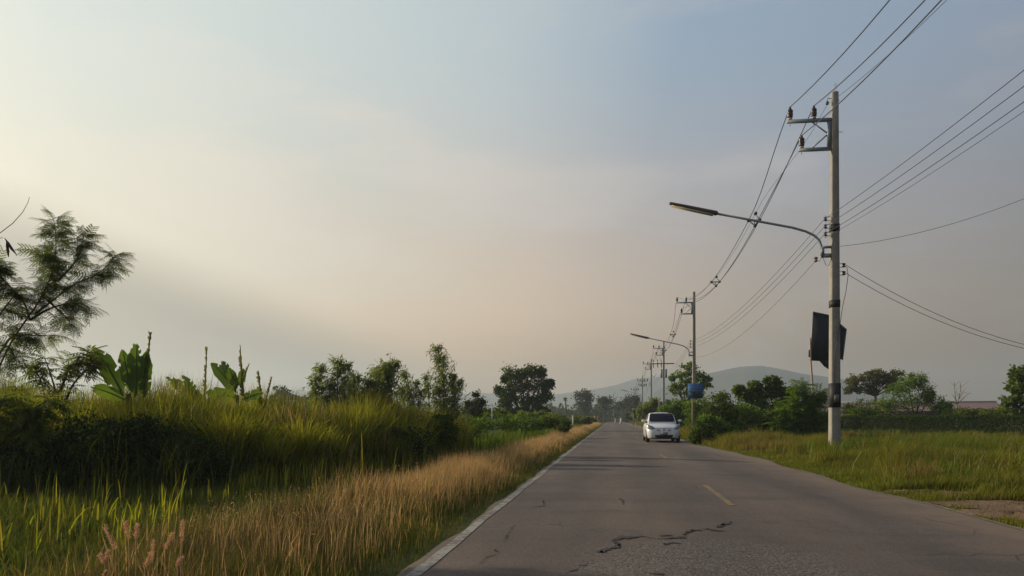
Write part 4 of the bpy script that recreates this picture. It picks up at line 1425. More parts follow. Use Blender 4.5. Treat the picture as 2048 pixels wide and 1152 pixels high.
tree('spreading_tree', 'brownish spreading tree behind the hedge right of the nearest pole', 'tree', 1752, 72, 0, [
    (1712, 760, 20, 13), (1735, 756, 20, 13), (1760, 748, 24, 13), (1788, 752, 18, 12), (1705, 778, 18, 11), (1740, 776, 24, 12), (1780, 772, 20, 14), (1765, 764, 26, 12)],
     leaf=(.22, .11), mat='leaf_brown', trunk_r=.16, clusters=26, per=34, spread=.24, seed=111, fork=.9, droop=.35)
tree('bushy_tree', 'dense green bamboo like tree right of the brownish tree', 'tree', 1830, 62, 0, [
    (1815, 762, 16, 18), (1838, 764, 16, 18), (1800, 785, 30, 22), (1845, 785, 26, 22), (1780, 810, 24, 18), (1825, 812, 40, 20), (1868, 808, 24, 18), (1886, 816, 16, 12), (1858, 790, 10, 14)],
     leaf=(.22, .07), mat='leaf_green', trunk_r=.12, clusters=26, per=36, spread=.24, seed=112, droop=.6)
tree('broad_leaf_tree', 'broad leafed tree cut by the right edge of the photo', 'tree', 2045, 52, 0, [
    (2035, 746, 16, 12), (2050, 760, 20, 16), (2030, 778, 16, 12), (2055, 788, 26, 20), (2025, 800, 20, 14), (2060, 815, 30, 18), (2030, 822, 26, 12), (2090, 790, 24, 30)],
     leaf=(.32, .22), mat='leaf_big', trunk_r=.12, clusters=18, per=20, spread=.26, seed=113, fork=.4)
tree('garden_bush', 'dark round bush under the brownish tree behind the hedge', 'bush', 1735, 64, 0, [(1725, 812, 24, 16), (1755, 815, 22, 14), (1700, 820, 16, 12)],
     leaf=(.16, .1), mat='leaf_dark', bark='twig', trunk_r=.05, clusters=26, per=30, seed=114, fork=.2, group='garden bushes behind the hedge')
for i, (p, d, lab, mt) in enumerate([(1715, 60, 'small pale clipped shrub behind the hedge, left one', 'leaf_green'), (1737, 60, 'small pale clipped shrub behind the hedge, right one', 'leaf_green'),
                                     (1910, 58, 'dark bush behind the hedge in front of the brown roof', 'leaf_dark'), (1945, 56, 'green bush behind the hedge under the leafless tree', 'leaf_shrub'),
                                     (1990, 54, 'low green bush between the brown roof and the right edge tree', 'leaf_shrub')]):
    s = 12 if i < 2 else 24
    tree('garden_bush', lab, 'bush', p, d, 0, [(p, 824, s * .7, 9), (p + s * .6, 826, s * .8, 9), (p - s * .6, 826, s * .8, 9)],
         leaf=(.15, .09), mat=mt, bark='twig', trunk_r=.04, clusters=16, per=24, seed=120 + i, fork=.2, group='garden bushes behind the hedge')
bare_tree('leafless twiggy tree in front of the brown roofed building', 1914, 80, [(1902, 790), (1912, 765), (1922, 762), (1932, 775), (1944, 785), (1895, 800)], 808, .09, 2)

# clipped hedge
hd0, hd1 = np.array(G(1640, 63)), np.array(G(2160, 43))
hv = hd1 - hd0
hl = np.linalg.norm(hv)
root = empty('hedge', (hd0[0], hd0[1], 0), math.atan2(hv[1], hv[0]), 'long dark clipped hedge across the back of the field', 'hedge')
mb = MB()
n = 60000
C = np.stack([rng.uniform(0, hl, n), rng.uniform(-.55, .55, n), rng.uniform(0.02, 1.38, n)], 1)
face = rng.integers(0, 3, n)
C[face == 0, 1] = -.55 + rng.normal(0, .05, (face == 0).sum())
C[face == 1, 2] = 1.36 + rng.normal(0, .05, (face == 1).sum()) + .07 * np.sin(C[face == 1, 0] * 2.1)
leaves(mb, C, .095, .06, .1)
mb.build('foliage', M['leaf_vine'], root)
mb = MB()
for x in np.arange(.3, hl, .6):
    mb.tube(bez((x, 0, -.05), (x + random.uniform(-.3, .3), random.uniform(-.2, .2), 1.25), .1, 4), [.03, .025, .02, .01], 5)
mb.build('stem', M['twig'], root)

# low building with a brown tin roof
M['roof'] = solid_mat('brown_tin_roof', (0.20, 0.125, 0.115), (0.15, 0.095, 0.088), 0.55, scale=.8)
M['ridge'] = solid_mat('pale_ridge_cap', (0.42, 0.43, 0.45), rough=0.5)
M['brownwall'] = solid_mat('brown_wall', (0.085, 0.062, 0.045), (0.13, 0.10, 0.075), 0.9, scale=1.5)
M['glass'] = solid_mat('dark_glass', (0.012, 0.014, 0.02), (0.015, 0.017, 0.024), 0.06, spec=0.5)
b0, b1 = np.array(G(1632, 97)), np.array(G(2010, 91))
bv = b1 - b0
bl_ = np.linalg.norm(bv)
root = empty('farm_building', (b0[0], b0[1], 0), math.atan2(bv[1], bv[0]), 'long low building with a brownish pink tin roof behind the hedge', 'building')
mb = MB()
mb.box((bl_ / 2, 3.0, 1.1), (bl_ - 1.0, 5.0, 2.2))
mb.build('wall', M['brownwall'], root)
zr, ze = 3.35, 2.2
mb = MB()
n = int(bl_ / .28)
V, fs = [], []
for i in range(n * 2 + 1):
    x = bl_ * i / (2 * n)
    o_ = .03 * (i % 2)
    V += [(x, -.3, ze + o_), (x, 3.0, zr + o_), (x, 6.3, ze + o_)]
for i in range(n * 2):
    q = 3 * i
    fs += [(q, q + 3, q + 4, q + 1), (q + 1, q + 4, q + 5, q + 2)]
mb.add(V, fs)
mb.add([(0.6, 0.5, ze), (.6, 5.5, ze), (.6, 3, zr)], [(0, 1, 2)])
mb.add([(bl_ - .6, 0.5, ze), (bl_ - .6, 5.5, ze), (bl_ - .6, 3, zr)], [(0, 2, 1)])
rf = mb.build('roof', M['roof'], root)
mb = MB()
mb.tube([(0, 3.0, zr + .06), (bl_, 3.0, zr + .06)], .09, 6)
mb.build('ridge_cap', M['ridge'], rf)
for x in np.arange(2.0, bl_ - 1.5, 3.2):
    mb = MB()
    mb.box((x, .48, 1.35), (1.2, .08, 1.0))
    wf = mb.build('window', M['brownwall'], root)
    mb = MB()
    mb.box((x, .43, 1.35), (1.04, .03, .84))
    mb.build('pane', M['glass'], wf)

# ------------------------------------------------------------------ power poles
POLES = [(1669, 24.8), (1388, 63.7), (1327.5, 105.0), (1302.5, 134.8), (1285, 186.0), (1270, 249.0), (1257, 300.0)]
PX = [G(p, d) for p, d in POLES]
H = 12.0


def insulator(mb_parent, x, y, z, s=1.0):
    mb = MB()
    mb.lathe((x, y, z), [(.05 * s, 0), (.085 * s, .02 * s), (.095 * s, .05 * s), (.075 * s, .06 * s), (.098 * s, .09 * s), (.098 * s, .15 * s), (.075 * s, .16 * s), (.098 * s, .19 * s),
                         (.095 * s, .25 * s), (.06 * s, .29 * s), (.035 * s, .31 * s), (.045 * s, .34 * s), (.03 * s, .37 * s)], 12)
    o_ = mb.build('insulator', M['porcelain'], mb_parent, smooth=True)
    mb = MB()
    mb.lathe((x, y, z - .05), [(.075 * s, 0), (.075 * s, .045), (.05 * s, .05)], 12)
    mb.build('base', M['white_por'], o_)
    return o_


def spool(parent, x, y, z, sx=-1):
    mb = MB()
    mb.lathe((x, y, z - .06), [(.055, 0), (.055, .035), (.03, .045), (.03, .075), (.055, .085), (.055, .12)], 10)
    mb.box((x - sx * .09, y, z + .065), (.2, .03, .012), 1)
    mb.box((x - sx * .09, y, z - .065), (.2, .03, .012), 1)
    return mb.build('spool_insulator', [M['porcelain'], M['steel']], parent, smooth=False)


def pole_shaft(root, near):
    mb = MB()
    zs = np.linspace(-.3, H, 9)
    V, fs = [], []
    for z in zs:
        u = max(0, z) / H
        hx, hy = (.300 - .095 * u) / 2, (.40 - .17 * u) / 2
        c = .02
        V += [(-hx, -hy + c, z), (-hx + c, -hy, z), (hx - c, -hy, z), (hx, -hy + c, z), (hx, hy - c, z), (hx - c, hy, z), (-hx + c, hy, z), (-hx, hy - c, z)]
    for i in range(len(zs) - 1):
        for j in range(8):
            q = (j + 1) % 8
            fs.append((i * 8 + j, i * 8 + q, (i + 1) * 8 + q, (i + 1) * 8 + j))
    V.append((0, 0, H + .07))
    for j in range(8):
        fs.append(((len(zs) - 1) * 8 + j, (len(zs) - 1) * 8 + (j + 1) % 8, len(V) - 1))
    mb.add(V, fs)
    if near:
        for z in np.arange(.6, 11.8, .33):
            u = z / H
            hy = (.40 - .17 * u) / 2
            hx = (.300 - .095 * u) / 2
            mb.lathe((0, -hy + .004, z), [(.014, 0), (.012, .006)], 8, 1, (0, -1, 0))
            mb.lathe((-hx + .004, 0, z + .1), [(.014, 0), (.012, .006)], 8, 1, (-1, 0, 0))
    return mb.build('shaft', [M['concrete'], M['hole']], root)


def band(root, z, h, name='strap', m_='black', ext=.006):
    u = z / H
    mb = MB()
    mb.box((0, 0, z), (.300 - .095 * u + 2 * ext, .40 - .17 * u + 2 * ext, h))
    return mb.build(name, M[m_], root)


def side_arms(root):
    """the steel side bracket with two arms on the road side"""
    xf = -.11
    for (z, L) in ((11.12, 1.40), (10.16, 1.02)):
        mb = MB()
        mb.box((xf - L / 2, -.02, z), (L, .09, .10))
        mb.box((xf - L / 2, -.02, z - .045), (L, .13, .012))
        mb.build('crossarm', M['steel'], root)
    mb = MB()
    mb.box((xf - .07, -.02, 10.64), (.12, .10, .86))
    mb.build('upright', M['steel'], root)
    for (a, b_) in (((-.72, -.02, 11.07), (-.24, -.02, 10.68)), ((-.72, -.02, 10.21), (-.24, -.02, 10.62))):
        mb = MB()
        mb.tube([a, b_], .025, 4)
        mb.build('brace', M['steel'], root)
    for (x, z) in ((-1.42, 11.23), (-.66, 11.23), (-1.05, 10.27)):
        insulator(root, x, -.02, z)
        mb = MB()
        mb.tube([(x, -.02, z - .16), (x, -.02, z - .26)], .012, 6)
        mb.build('pin', M['steel'], root)


def street_lamp(X, Y, label):
    root = empty('street_lamp', (X, Y, 0), 0, label, 'street lamp', 'street lamps on the power poles')
    mb = MB()
    P_ = [(-.40, -.05, 6.55), (-.43, -.05, 6.95), (-.50, -.05, 7.14), (-.66, -.05, 7.30), (-.92, -.05, 7.44), (-1.35, -.05, 7.58), (-2.5, -.05, 7.84), (-3.78, -.05, 8.13)]
    mb.tube(P_, [.042] * 4 + [.040] * 4, 8)
    mb.build('arm', M['steel'], root, smooth=True)
    mb = MB()
    mb.box((-.26, -.05, 6.90), (.30, .10, .07))
    mb.box((-.24, -.05, 6.62), (.26, .12, .12))
    mb.box((-.40, -.05, 6.76), (.10, .14, .26))
    mb.build('bracket', M['steel'], root)
    ang = math.atan2(.41, 1.62)
    rot = Matrix.Rotation(ang, 4, 'Y')
    c = np.array((-4.57, -.05, 8.32))
    mb = MB()
    # tapered housing with rounded ends
    sec = [(-.83, .06, .05), (-.80, .10, .09), (-.3, .115, .11), (.4, .12, .13), (.78, .12, .14), (.83, .06, .08)]
    V, fs = [], []
    for (x, wy, hz) in sec:
        for j in range(10):
            a = j / 10 * 2 * math.pi
            V.append((x, wy * math.cos(a), hz * .55 * math.sin(a) + .02))
    for i in range(len(sec) - 1):
        for j in range(10):
            q = (j + 1) % 10
            fs.append((i * 10 + j, (i + 1) * 10 + j, (i + 1) * 10 + q, i * 10 + q))
    fs += [tuple(range(10)), tuple(range(50, 60))[::-1]]
    V = np.array(V) @ np.array(rot.to_3x3()).T + c
    mb.add(V, fs)
    mb.build('lamp_head', M['lamp'], root, smooth=True)
    mb = MB()
    mb.box(c + np.array(rot.to_3x3()) @ np.array((-.02, 0, -.062)), (1.42, .15, .05), 0, rot)
    mb.build('diffuser', M['tube'], root)
    return root


GP = 'concrete power poles along the right verge'
pole_labels = ['nearest and tallest looking concrete power pole right of the road', 'second nearest concrete power pole, behind the blue sign',
               'third power pole with an extra long wooden crossarm and fuses', 'fourth power pole along the road, thin in the haze',
               'fifth power pole with double crossarms to both sides', 'sixth power pole with a single double ended crossarm', 'farthest power pole near the road end']
for i, ((X, Y), lab) in enumerate(zip(PX, pole_labels)):
    root = empty('power_pole', (X, Y, 0), 0, lab, 'power pole', GP)
    pole_shaft(root, i == 0)
    if i <= 3:
        side_arms(root)
        for z in (7.83, 7.58, 7.33):
            spool(root, -.30, -.06, z)
        mb = MB()
        mb.tube([(-.30, -.06, 7.95), (-.30, -.06, 7.2)], .008, 5)
        mb.build('rack_rod', M['steel'], root)
    if i == 0:
        band(root, 7.52, .25)
        band(root, 5.02, .24)
        bd = band(root, 2.0, .80, 'painted_band')
        mb = MB()
        mb.box((.01, -.19, 1.90), (.16, .012, .26))
        mb.build('number_plate', solid_mat('grey_plate', (0.10, 0.11, 0.105), (0.16, 0.165, 0.155), .6, scale=30), root)
        for z in (6.28, 6.02):
            spool(root, .27, -.08, z, 1)
        mb = MB()
        mb.tube([(.02, .0, H), (.0, .0, H + .28), (.04, 0, H + .32), (.07, 0, H + .1), (.07, 0, H)], .008, 5)
        mb.build('rebar_loop', M['steel'], root)
        mb = MB()
        mb.lathe((-.24, -.04, 11.6), [(.02, 0), (.05, .02), (.05, .1), (.02, .12)], 8)
        mb.tube([(-.05, -.04, 11.8), (-.22, -.04, 11.82), (-.24, -.04, 11.72)], .012, 5)
        mb.build('earth_insulator', M['wire'], root)
        for (x_, z_) in ((.16, 11.75), (.26, 10.7)):
            mb = MB()
            mb.tube([(.08, 0, z_), (x_, 0, z_)], .011, 5)
            mb.build('step_bolt', M['steel'], root)
        mb = MB()
        mb.lathe((-.62, -.1, 6.40), [(.02, 0), (.06, .03), (.06, .06), (.03, .07), (.035, .1), (.075, .12), (.07, .15), (.02, .18)], 10)
        mb.build('drop_insulator', solid_mat('pinkish_ceramic', (.22, .13, .12), rough=.4), root, smooth=True)
        mb = MB()
        mb.tube([(-.6, -.1, 6.5), (-.5, -.1, 6.42), (-.42, -.1, 6.62), (-.3, -.1, 6.3), (-.2, -.1, 6.28), (-.12, -.1, 6.55)], .009, 5)
        mb.tube([(.26, -.1, 6.28), (.36, -.1, 6.2), (.40, -.1, 5.95), (.33, -.1, 5.4), (.20, -.18, 4.9), (.1, -.21, 4.2), (-.04, -.215, 3.4), (-.06, -.22, 2.4)], .010, 5)
        mb.build('cable', M['wire'], root)
    if i == 2:
        mb = MB()
        mb.box((-.3, -.28, 8.95), (3.4, .12, .14))
        mb.build('long_crossarm', M['bark_pale'], root)
        for x in (-1.5, -.9, -.4):
            mb = MB()
            mb.tube([(x, -.36, 9.5), (x + .06, -.40, 8.4)], .06, 6)
            mb.tube([(x, -.36, 9.45), (x - .2, -.3, 9.9), (x + .1, -.1, 10.6)], .015, 4)
            mb.build('fuse', M['porcelain'], root)
        for (x, z) in ((-.32, 7.6), (.32, 7.6)):
            mb = MB()
            mb.box((x, 0, z), (.26, .4, 1.2))
            mb.build('switch_box', M['steel'], root)
    if i == 3:
        mb = MB()
        mb.tube([(.1, -.1, 9.0), (.5, -.1, 8.8), (.9, -.1, 9.2)], .03, 4)
        mb.build('cable', M['wire'], root)
    if i >= 4:
        for z, L in (((10.6, 2.6), (9.4, 2.0)) if i == 4 else ((10.8, 2.6),)):
            mb = MB()
            mb.box((0, -.2, z), (L, .12, .14))
            mb.build('crossarm', M['steel'], root)
            for x in (-L / 2 + .1, -L / 6, L / 2 - .1, L / 5):
                insulator(root, x, -.2, z + .12, 1.5)

street_lamp(PX[0][0], PX[0][1], 'long armed street lamp on the nearest power pole')
for i, lab in ((1, 'street lamp on the second power pole, its arm over the blue sign'), (4, 'far street lamp on the fifth power pole'), (5, 'farthest small street lamp in the haze')):
    street_lamp(PX[i][0], PX[i][1], lab)

# wires -------------------------------------------------------------
WY = [(PX[0][0] + .05, PX[0][1] - 39.5)] + PX


def sag_path(p0, p1, sag, k=18):
    u = np.linspace(0, 1, k)
    p0, p1 = np.array(p0, float), np.array(p1, float)
    P_ = p0 + (p1 - p0) * u[:, None]
    P_[:, 2] -= 4 * sag * u * (1 - u)
    return P_


def run_wire(off, z, sag, rad, label, first=0, last=6, grp=None, y=-.02, bun=None):
    pts = []
    for i in range(first, last):
        a, b_ = WY[i], WY[i + 1]
        L = abs(b_[1] - a[1])
        s = sag * (L / 39.5) ** 1.3
        seg = sag_path((a[0] + off, a[1] + y, z), (b_[0] + off, b_[1] + y, z), s, 28)
        if bun is not None and i > 0:
            u = np.linspace(0, 1, 28)
            c_ = np.interp(u, [0, .2, .8, 1], [0, 1, 1, 0])
            c_ = c_ * c_ * (3 - 2 * c_)
            mid = sag_path((a[0] - .92, a[1] + y, 11.45), (b_[0] - .92, b_[1] + y, 11.45), 2.0 * (L / 39.5) ** 1.3, 28)
            seg[:, 0] += (mid[:, 0] + bun[0] - seg[:, 0]) * c_
            seg[:, 2] += (mid[:, 2] + bun[1] - seg[:, 2]) * c_
        pts.append(seg if i == last - 1 else seg[:-1])
    P_ = np.concatenate(pts)
    # thicken very slightly with distance from the camera like bundled line
    mb = MB()
    mb.tube(P_, rad, 5)
    o_ = mb.build('power_line', M['wire'], smooth=True)
    tag(o_, label, 'power line', grp)
    return o_


GW = 'thick upper wires'
run_wire(-1.42, 11.60, 2.0, .016, 'thick upper wire over the outermost insulators toward the road', grp=GW, bun=(-.24, 0))
run_wire(-.66, 11.60, 2.0, .016, 'thick upper wire on the upper arm next to the pole', grp=GW, bun=(.24, 0))
run_wire(-1.05, 10.64, 1.75, .016, 'thick wire on the lower arm of the poles', grp=GW, bun=(.04, -.24))
run_wire(-.24, 11.62, 2.1, .007, 'thin earth wire hung just below the pole tops', bun=(.06, .30))
GL = 'thin lower wires on the pole racks'
run_wire(-.33, 7.83, .75, .0085, 'topmost of the thin lower wires on the pole racks', grp=GL, y=-.06, last=5)
run_wire(-.33, 7.58, .78, .0085, 'second thin lower wire from the top on the pole racks', grp=GL, y=-.06, last=5)
run_wire(-.33, 7.33, .80, .0085, 'third thin lower wire from the top on the pole racks', grp=GL, y=-.06, last=5)
run_wire(-.33, 7.20, .84, .006, 'thinnest lowest wire on the pole racks', grp=GL, y=-.06, first=0, last=1)
mb = MB()
mb.tube(sag_path((PX[0][0] - .62, PX[0][1] - .1, 6.44), (PX[1][0] - .45, PX[1][1] - .1, 6.5), 1.0), .007, 5)
tag(mb.build('lamp_wire', M['wire'], smooth=True), 'slack thin wire between the first two street lamps', 'wire')
for (z0, ex, ez, sg, rd, lab) in ((6.30, 690, 3.57, .60, .009, 'upper of two wires slanting down right from the nearest pole'), (6.03, 697, 3.50, .60, .009, 'lower of two wires slanting down right from the nearest pole')):
    e = G(2200, 26)
    mb = MB()
    mb.tube(sag_path((PX[0][0] + .30, PX[0][1] - .1, z0), (e[0], e[1], ez - .2), sg), rd, 5)
    tag(mb.build('service_wire', M['wire'], smooth=True), lab, 'wire')
e = G(2400, 22)
mb = MB()
mb.tube(sag_path((PX[0][0] + .15, PX[0][1] - .1, 6.90), (e[0], e[1], 10.4), .75), .007, 5)
tag(mb.build('service_wire', M['wire'], smooth=True), 'single wire rising right from the nearest pole', 'wire')


# spacers clamping the upper wires
def spacer(i, u, label):
    a, b_ = WY[i], WY[i + 1]
    L = abs(b_[1] - a[1])
    s = 4 * u * (1 - u) * (L / 39.5) ** 1.3
    X = a[0] + (b_[0] - a[0]) * u
    Y = a[1] + (b_[1] - a[1]) * u
    cz = 11.45 - 2.0 * s
    p1, p2, p3, p4 = (-1.16, cz), (-.68, cz), (-.88, cz - .24), (-.86, cz + .30)
    root = empty('wire_spacer', (X, Y, 0), 0, label, 'wire spacer', 'grey spacers clamping the upper wires')
    mb = MB()
    q = lambda p: (p[0], 0, p[1])
    mb.tube([q(p1), q(p2)], .035, 6)
    mb.tube([q(p1), q(p3)], .028, 6)
    mb.tube([q(p2), q(p3)], .028, 6)
    mb.tube([q(p2), q(p4)], .022, 6)
    mid = ((p1[0] + p2[0]) / 2, (p1[1] + p2[1]) / 2)
    mb.tube([q(mid), q(p3)], .022, 6)
    mb.build('frame', M['steel'], root)
    for p in (p1, p2, p3, p4):
        mb = MB()
        mb.lathe((p[0], -.09, p[1]), [(.04, 0), (.075, .03), (.075, .15), (.04, .18)], 8, 0, (0, 1, 0))
        mb.build('clamp', M['wire'], root)


for (i, u, lab) in ((1, .22, 'nearest wire spacer, above and left of the street lamp arm'), (1, .52, 'second wire spacer, lower along the wires'),
                    (2, .28, 'third wire spacer beyond the second pole'), (2, .62, 'fourth and farthest wire spacer')):
    spacer(i, u, lab)

# ------------------------------------------------------------------ signs
M['signback'] = solid_mat('sign_back', (0.010, 0.012, 0.020), (0.014, 0.016, 0.026), .7)
M['frame'] = solid_mat('sign_frame', (0.20, 0.21, 0.22), (0.16, 0.17, 0.18), .5, .3)
M['pinkpost'] = solid_mat('pale_post', (0.42, 0.30, 0.25), (0.34, 0.25, 0.21), .7)
d = 44.0
k = d / F
sx0, sy0 = G(1632, d)
root = empty('signboard', (sx0, sy0, 0), TH, 'black backed signboard tilted on a leaning pale post behind the nearest pole', 'signboard')
q = lambda p, r_, y=0: np.array([(p - 1632) * k, y, Z(r_, d)])
# board, seen from behind and turned away: right edge farther back
bd = [q(1622, 721, 0.0), q(1657, 721, .5), q(1698, 716, .9), q(1706, 656, .9), q(1668, 630, .5), q(1627, 625, 0.0)]
mb = MB()
mb.prism(bd, (0, 0, 0), (0.02, .12, 0))
mb.build('board', M['signback'], root)
mb = MB()
mb.tube([q(1626, 624, -.02), q(1668, 629, .48)], .035, 4)
mb.tube([q(1626, 624, -.02), q(1620, 722, -.02)], .035, 4)
mb.tube([q(1706, 655, .88), q(1698, 718, .88)], .04, 4)
mb.tube([q(1706, 655, .88), q(1668, 629, .48)], .03, 4)
mb.build('frame', M['frame'], root)
mb = MB()
mb.prism([q(1640, 719, .2), q(1668, 719, .6), q(1668, 738, .6), q(1655, 732, .42)], (0, 0, 0), (.01, .06, 0))
mb.build('lower_flap', M['signback'], root)
mb = MB()
mb.box(q(1619, 707, -.02), (.09, .12, .42))
mb.build('bracket', M['hole'], root)
mb = MB()
mb.tube([q(1619, 676, -.06), q(1621, 722, -.04), q(1628, 812, 0), q(1634, 882, 0)], [.05, .055, .065, .07], 8)
mb.build('post', M['pinkpost'], root)

# blue sign on a post
M['blue_sign'] = solid_mat('blue_sign', (0.045, 0.145, 0.36), (0.035, 0.11, 0.28), .5, scale=2)
M['sign_pale'] = solid_mat('sign_pale', (0.12, 0.22, 0.36), rough=.5)
M['sign_green'] = solid_mat('sign_green', (0.02, 0.075, 0.09), (0.02, 0.055, 0.06), .5, scale=3)
M['sign_dark'] = solid_mat('sign_dark', (0.012, 0.02, 0.03), rough=.5)
d = 51.0
k = d / F
root = empty('blue_sign', G(1390, d) + (0,), TH, 'square blue picture sign on a thin post in front of the second pole', 'sign')
q = lambda p, r_, y=0: np.array([(p - 1390) * k, y, Z(r_, d)])
mb = MB()
mb.box((q(1376, 767) + q(1405.5, 797)) / 2, (29.5 * k, .05, 30 * k))
bdo = mb.build('board', M['blue_sign'], root)
mb = MB()
mb.box((q(1376.5, 783) + q(1405, 797)) / 2 + np.array([0, -.03, 0]), (28 * k, .012, 13 * k))
mb.build('lower_picture', M['sign_green'], bdo)
mb = MB()
for (a, b_, c_, e_) in ((1378, 770.5, 1403, 771.5), (1381, 775, 1401, 777), (1378, 781, 1404, 782.2), (1380, 794, 1390, 795)):
    mb.box((q(a, b_) + q(c_, e_)) / 2 + np.array([0, -.041, 0]), ((c_ - a) * k, .006, (e_ - b_) * k))
mb.build('lettering', M['sign_pale'], bdo)
mb = MB()
for (a, b_, c_, e_) in ((1382, 784, 1390, 785.3), (1384, 787.2, 1391, 788.4), (1382, 790.2, 1390, 791.5), (1389.5, 784.5, 1391.2, 791.2), (1394, 786, 1395.6, 792), (1397.5, 785, 1399.5, 789), (1400.5, 787, 1402.5, 793)):
    mb.box((q(a, b_) + q(c_, e_)) / 2 + np.array([0, -.043, 0]), ((c_ - a) * k, .006, (e_ - b_) * k))
mb.build('emblem', M['sign_dark'], bdo)
mb = MB()
mb.tube([(q(1385, 840)[0], .05, -.1), (q(1385, 766)[0], .05, Z(766, d))], .035, 6)
mb.build('post', M['pinkpost'], root)

# small banner and board behind the car
d = 82.0
k = d / F
M['banner'] = leaf_mat('banner_cloth', [(0.16, 0.27, 0.42), (0.20, 0.30, 0.44)], .3, (1, 1, 1))
root = empty('flag_banner', G(1318, d) + (0,), TH, 'pale blue sail shaped banner on a stick among the bushes behind the car', 'banner')
q = lambda p, r_, y=0: np.array([(p - 1318) * k, y, Z(r_, d)])
mb = MB()
mb.prism([q(1318, 799), q(1321, 806, .03), q(1325, 812, .06), q(1328, 816, .05), q(1322, 817.5, .02), q(1318, 816)], (0, 0, 0), (0, .02, 0))
mb.build('cloth', M['banner'], root)
mb = MB()
mb.tube([(0, .02, 0), (0, .02, Z(797, d))], .03, 5)
mb.build('post', M['pinkpost'], root)
d = 80.0
k = d / F
root = empty('small_sign', G(1336, d) + (0,), TH, 'small dark blue board on a post beside the pale banner', 'sign')
mb = MB()
mb.box((0, 0, Z(804, d)), (10 * k, .05, 9 * k))
mb.build('board', M['signback'], root)
mb = MB()
mb.tube([(0, .06, 0), (0, .06, Z(802, d))], .03, 5)
mb.build('post', M['pinkpost'], root)
d = 120.0
k = d / F
root = empty('small_sign', G(1271, d) + (0,), TH, 'small dark board with a pale top edge beside the far right verge', 'sign')
mb = MB()
mb.box((0, 0, Z(823, d)), (11 * k, .08, 8 * k))
mb.build('board', M['hole'], root)
mb = MB()
mb.box((0, 0, Z(818, d)), (12 * k, .3, 1.2 * k))
mb.build('cap', M['ridge'], root)
for s in (-1, 1):
    mb = MB()
    mb.tube([(s * 4 * k, .08, 0), (s * 4 * k, .08, Z(820, d))], .05, 5)
    mb.build('post', M['frame'], root)
# orange and white board at the far left verge
M['orange'] = solid_mat('orange_board', (0.40, 0.13, 0.05), (0.34, 0.12, 0.05), .6)
M['whitep'] = solid_mat('white_paint', (0.62, 0.61, 0.57), (0.52, 0.51, 0.48), .6)
d = 175.0
k = d / F
root = empty('warning_board', G(1193, d) + (0,), TH, 'low orange and white warning board far off on the left verge', 'sign')
mb = MB()
mb.box((0, 0, Z(834, d)), (11 * k, .1, 5 * k))
mb.build('board', M['orange'], root)
for x in (-3.4, 2.6):
    mb = MB()
    mb.box((x * k, -.06, Z(834.5, d)), (2.4 * k, .03, 2.6 * k))
    mb.build('panel', M['whitep'], root)
for s in (-1, 1):
    mb = MB()
    mb.tube([(s * 3 * k, .1, 0), (s * 3 * k, .1, Z(834, d))], .06, 5)
    mb.build('post', M['frame'], root)


def marker(px, d, top, label, w_=.16):
    root = empty('marker_post', G(px, d) + (0,), TH, label, 'marker post', 'white marker posts')
    zt = Z(top, d)
    mb = MB()
    mb.box((0, 0, zt / 2 - .1), (w_, w_, zt + .2), taper=.8)
    mb.build('shaft', M['whitep'], root)
    mb = MB()
    mb.box((0, 0, zt + .05), (w_ * .8, w_ * .8, .1), taper=.3)
    mb.build('cap', M['whitep'], root)


marker(1146, 88, 832, 'white marker post at the edge of the far left verge', .18)
marker(984, 44, 810, 'white marker post standing in the bright green bushes', .10)
marker(1230.5, 170, 837, 'white marker post at the far end of the road', .22)
marker(1242, 185, 837, 'pale block beside the far end of the road', .5)

# ------------------------------------------------------------------ white hatchback
M['car_white'] = solid_mat('white_car_paint', (0.62, 0.63, 0.63), (0.60, 0.61, 0.61), .28, scale=.5, spec=.5, coat=.5)
M['car_glass'] = solid_mat('car_glass', (0.008, 0.009, 0.016), (0.010, 0.011, 0.018), .15, spec=.12)
M['rubber'] = solid_mat('tyre_rubber', (0.014, 0.013, 0.013), (0.02, 0.019, 0.018), .85)
M['rim'] = solid_mat('wheel_rim', (0.30, 0.30, 0.31), rough=.35, metal=.7)
M['lens'] = solid_mat('headlight_lens', (0.30, 0.31, 0.32), (0.10, 0.10, 0.11), .12, scale=14, spec=.7)
M['plate'] = solid_mat('blank_plate', (0.26, 0.27, 0.28), (0.22, 0.23, 0.24), .5)

cX, cY = G(1327.5, 36.7)
zr0 = road_z(cX, cY)
car = empty('hatchback_car', (cX, cY, zr0), R(0.8), 'small white hatchback car coming toward the camera in the right lane', 'car')
# local frame: -y is the front; front bumper at y=0, length 3.7


def loft(mb, stations, mat=0, capends=True):
    n = len(stations[0])
    V = [p for s in stations for p in s]
    fs = []
    for i in range(len(stations) - 1):
        for j in range(n - 1):
            fs.append((i * n + j, i * n + j + 1, (i + 1) * n + j + 1, (i + 1) * n + j))
    if capends:
        fs.append(tuple(range(n))[::-1])
        fs.append(tuple(range((len(stations) - 1) * n, len(stations) * n)))
    mb.add(V, fs, mat)


def section(y, w_, zb, zm, zt, crown, bulge=1.0):
    """closed cross-section of the lower body, symmetric, counted from bottom left round the top to bottom right"""
    half = [(.86 * w_, zb), (.96 * w_, zb + .05), (1.0 * w_ * bulge, zb + .5 * (zm - zb)), (w_, zm), (.955 * w_, zm + .55 * (zt - zm)), (.86 * w_, zm + .86 * (zt - zm)), (.66 * w_, zt), (.33 * w_, zt + crown * .8), (0, zt + crown)]
    left = [(-x, y, z) for x, z in half]
    right = [(x, y, z) for x, z in half[::-1][1:]]
    return left + right


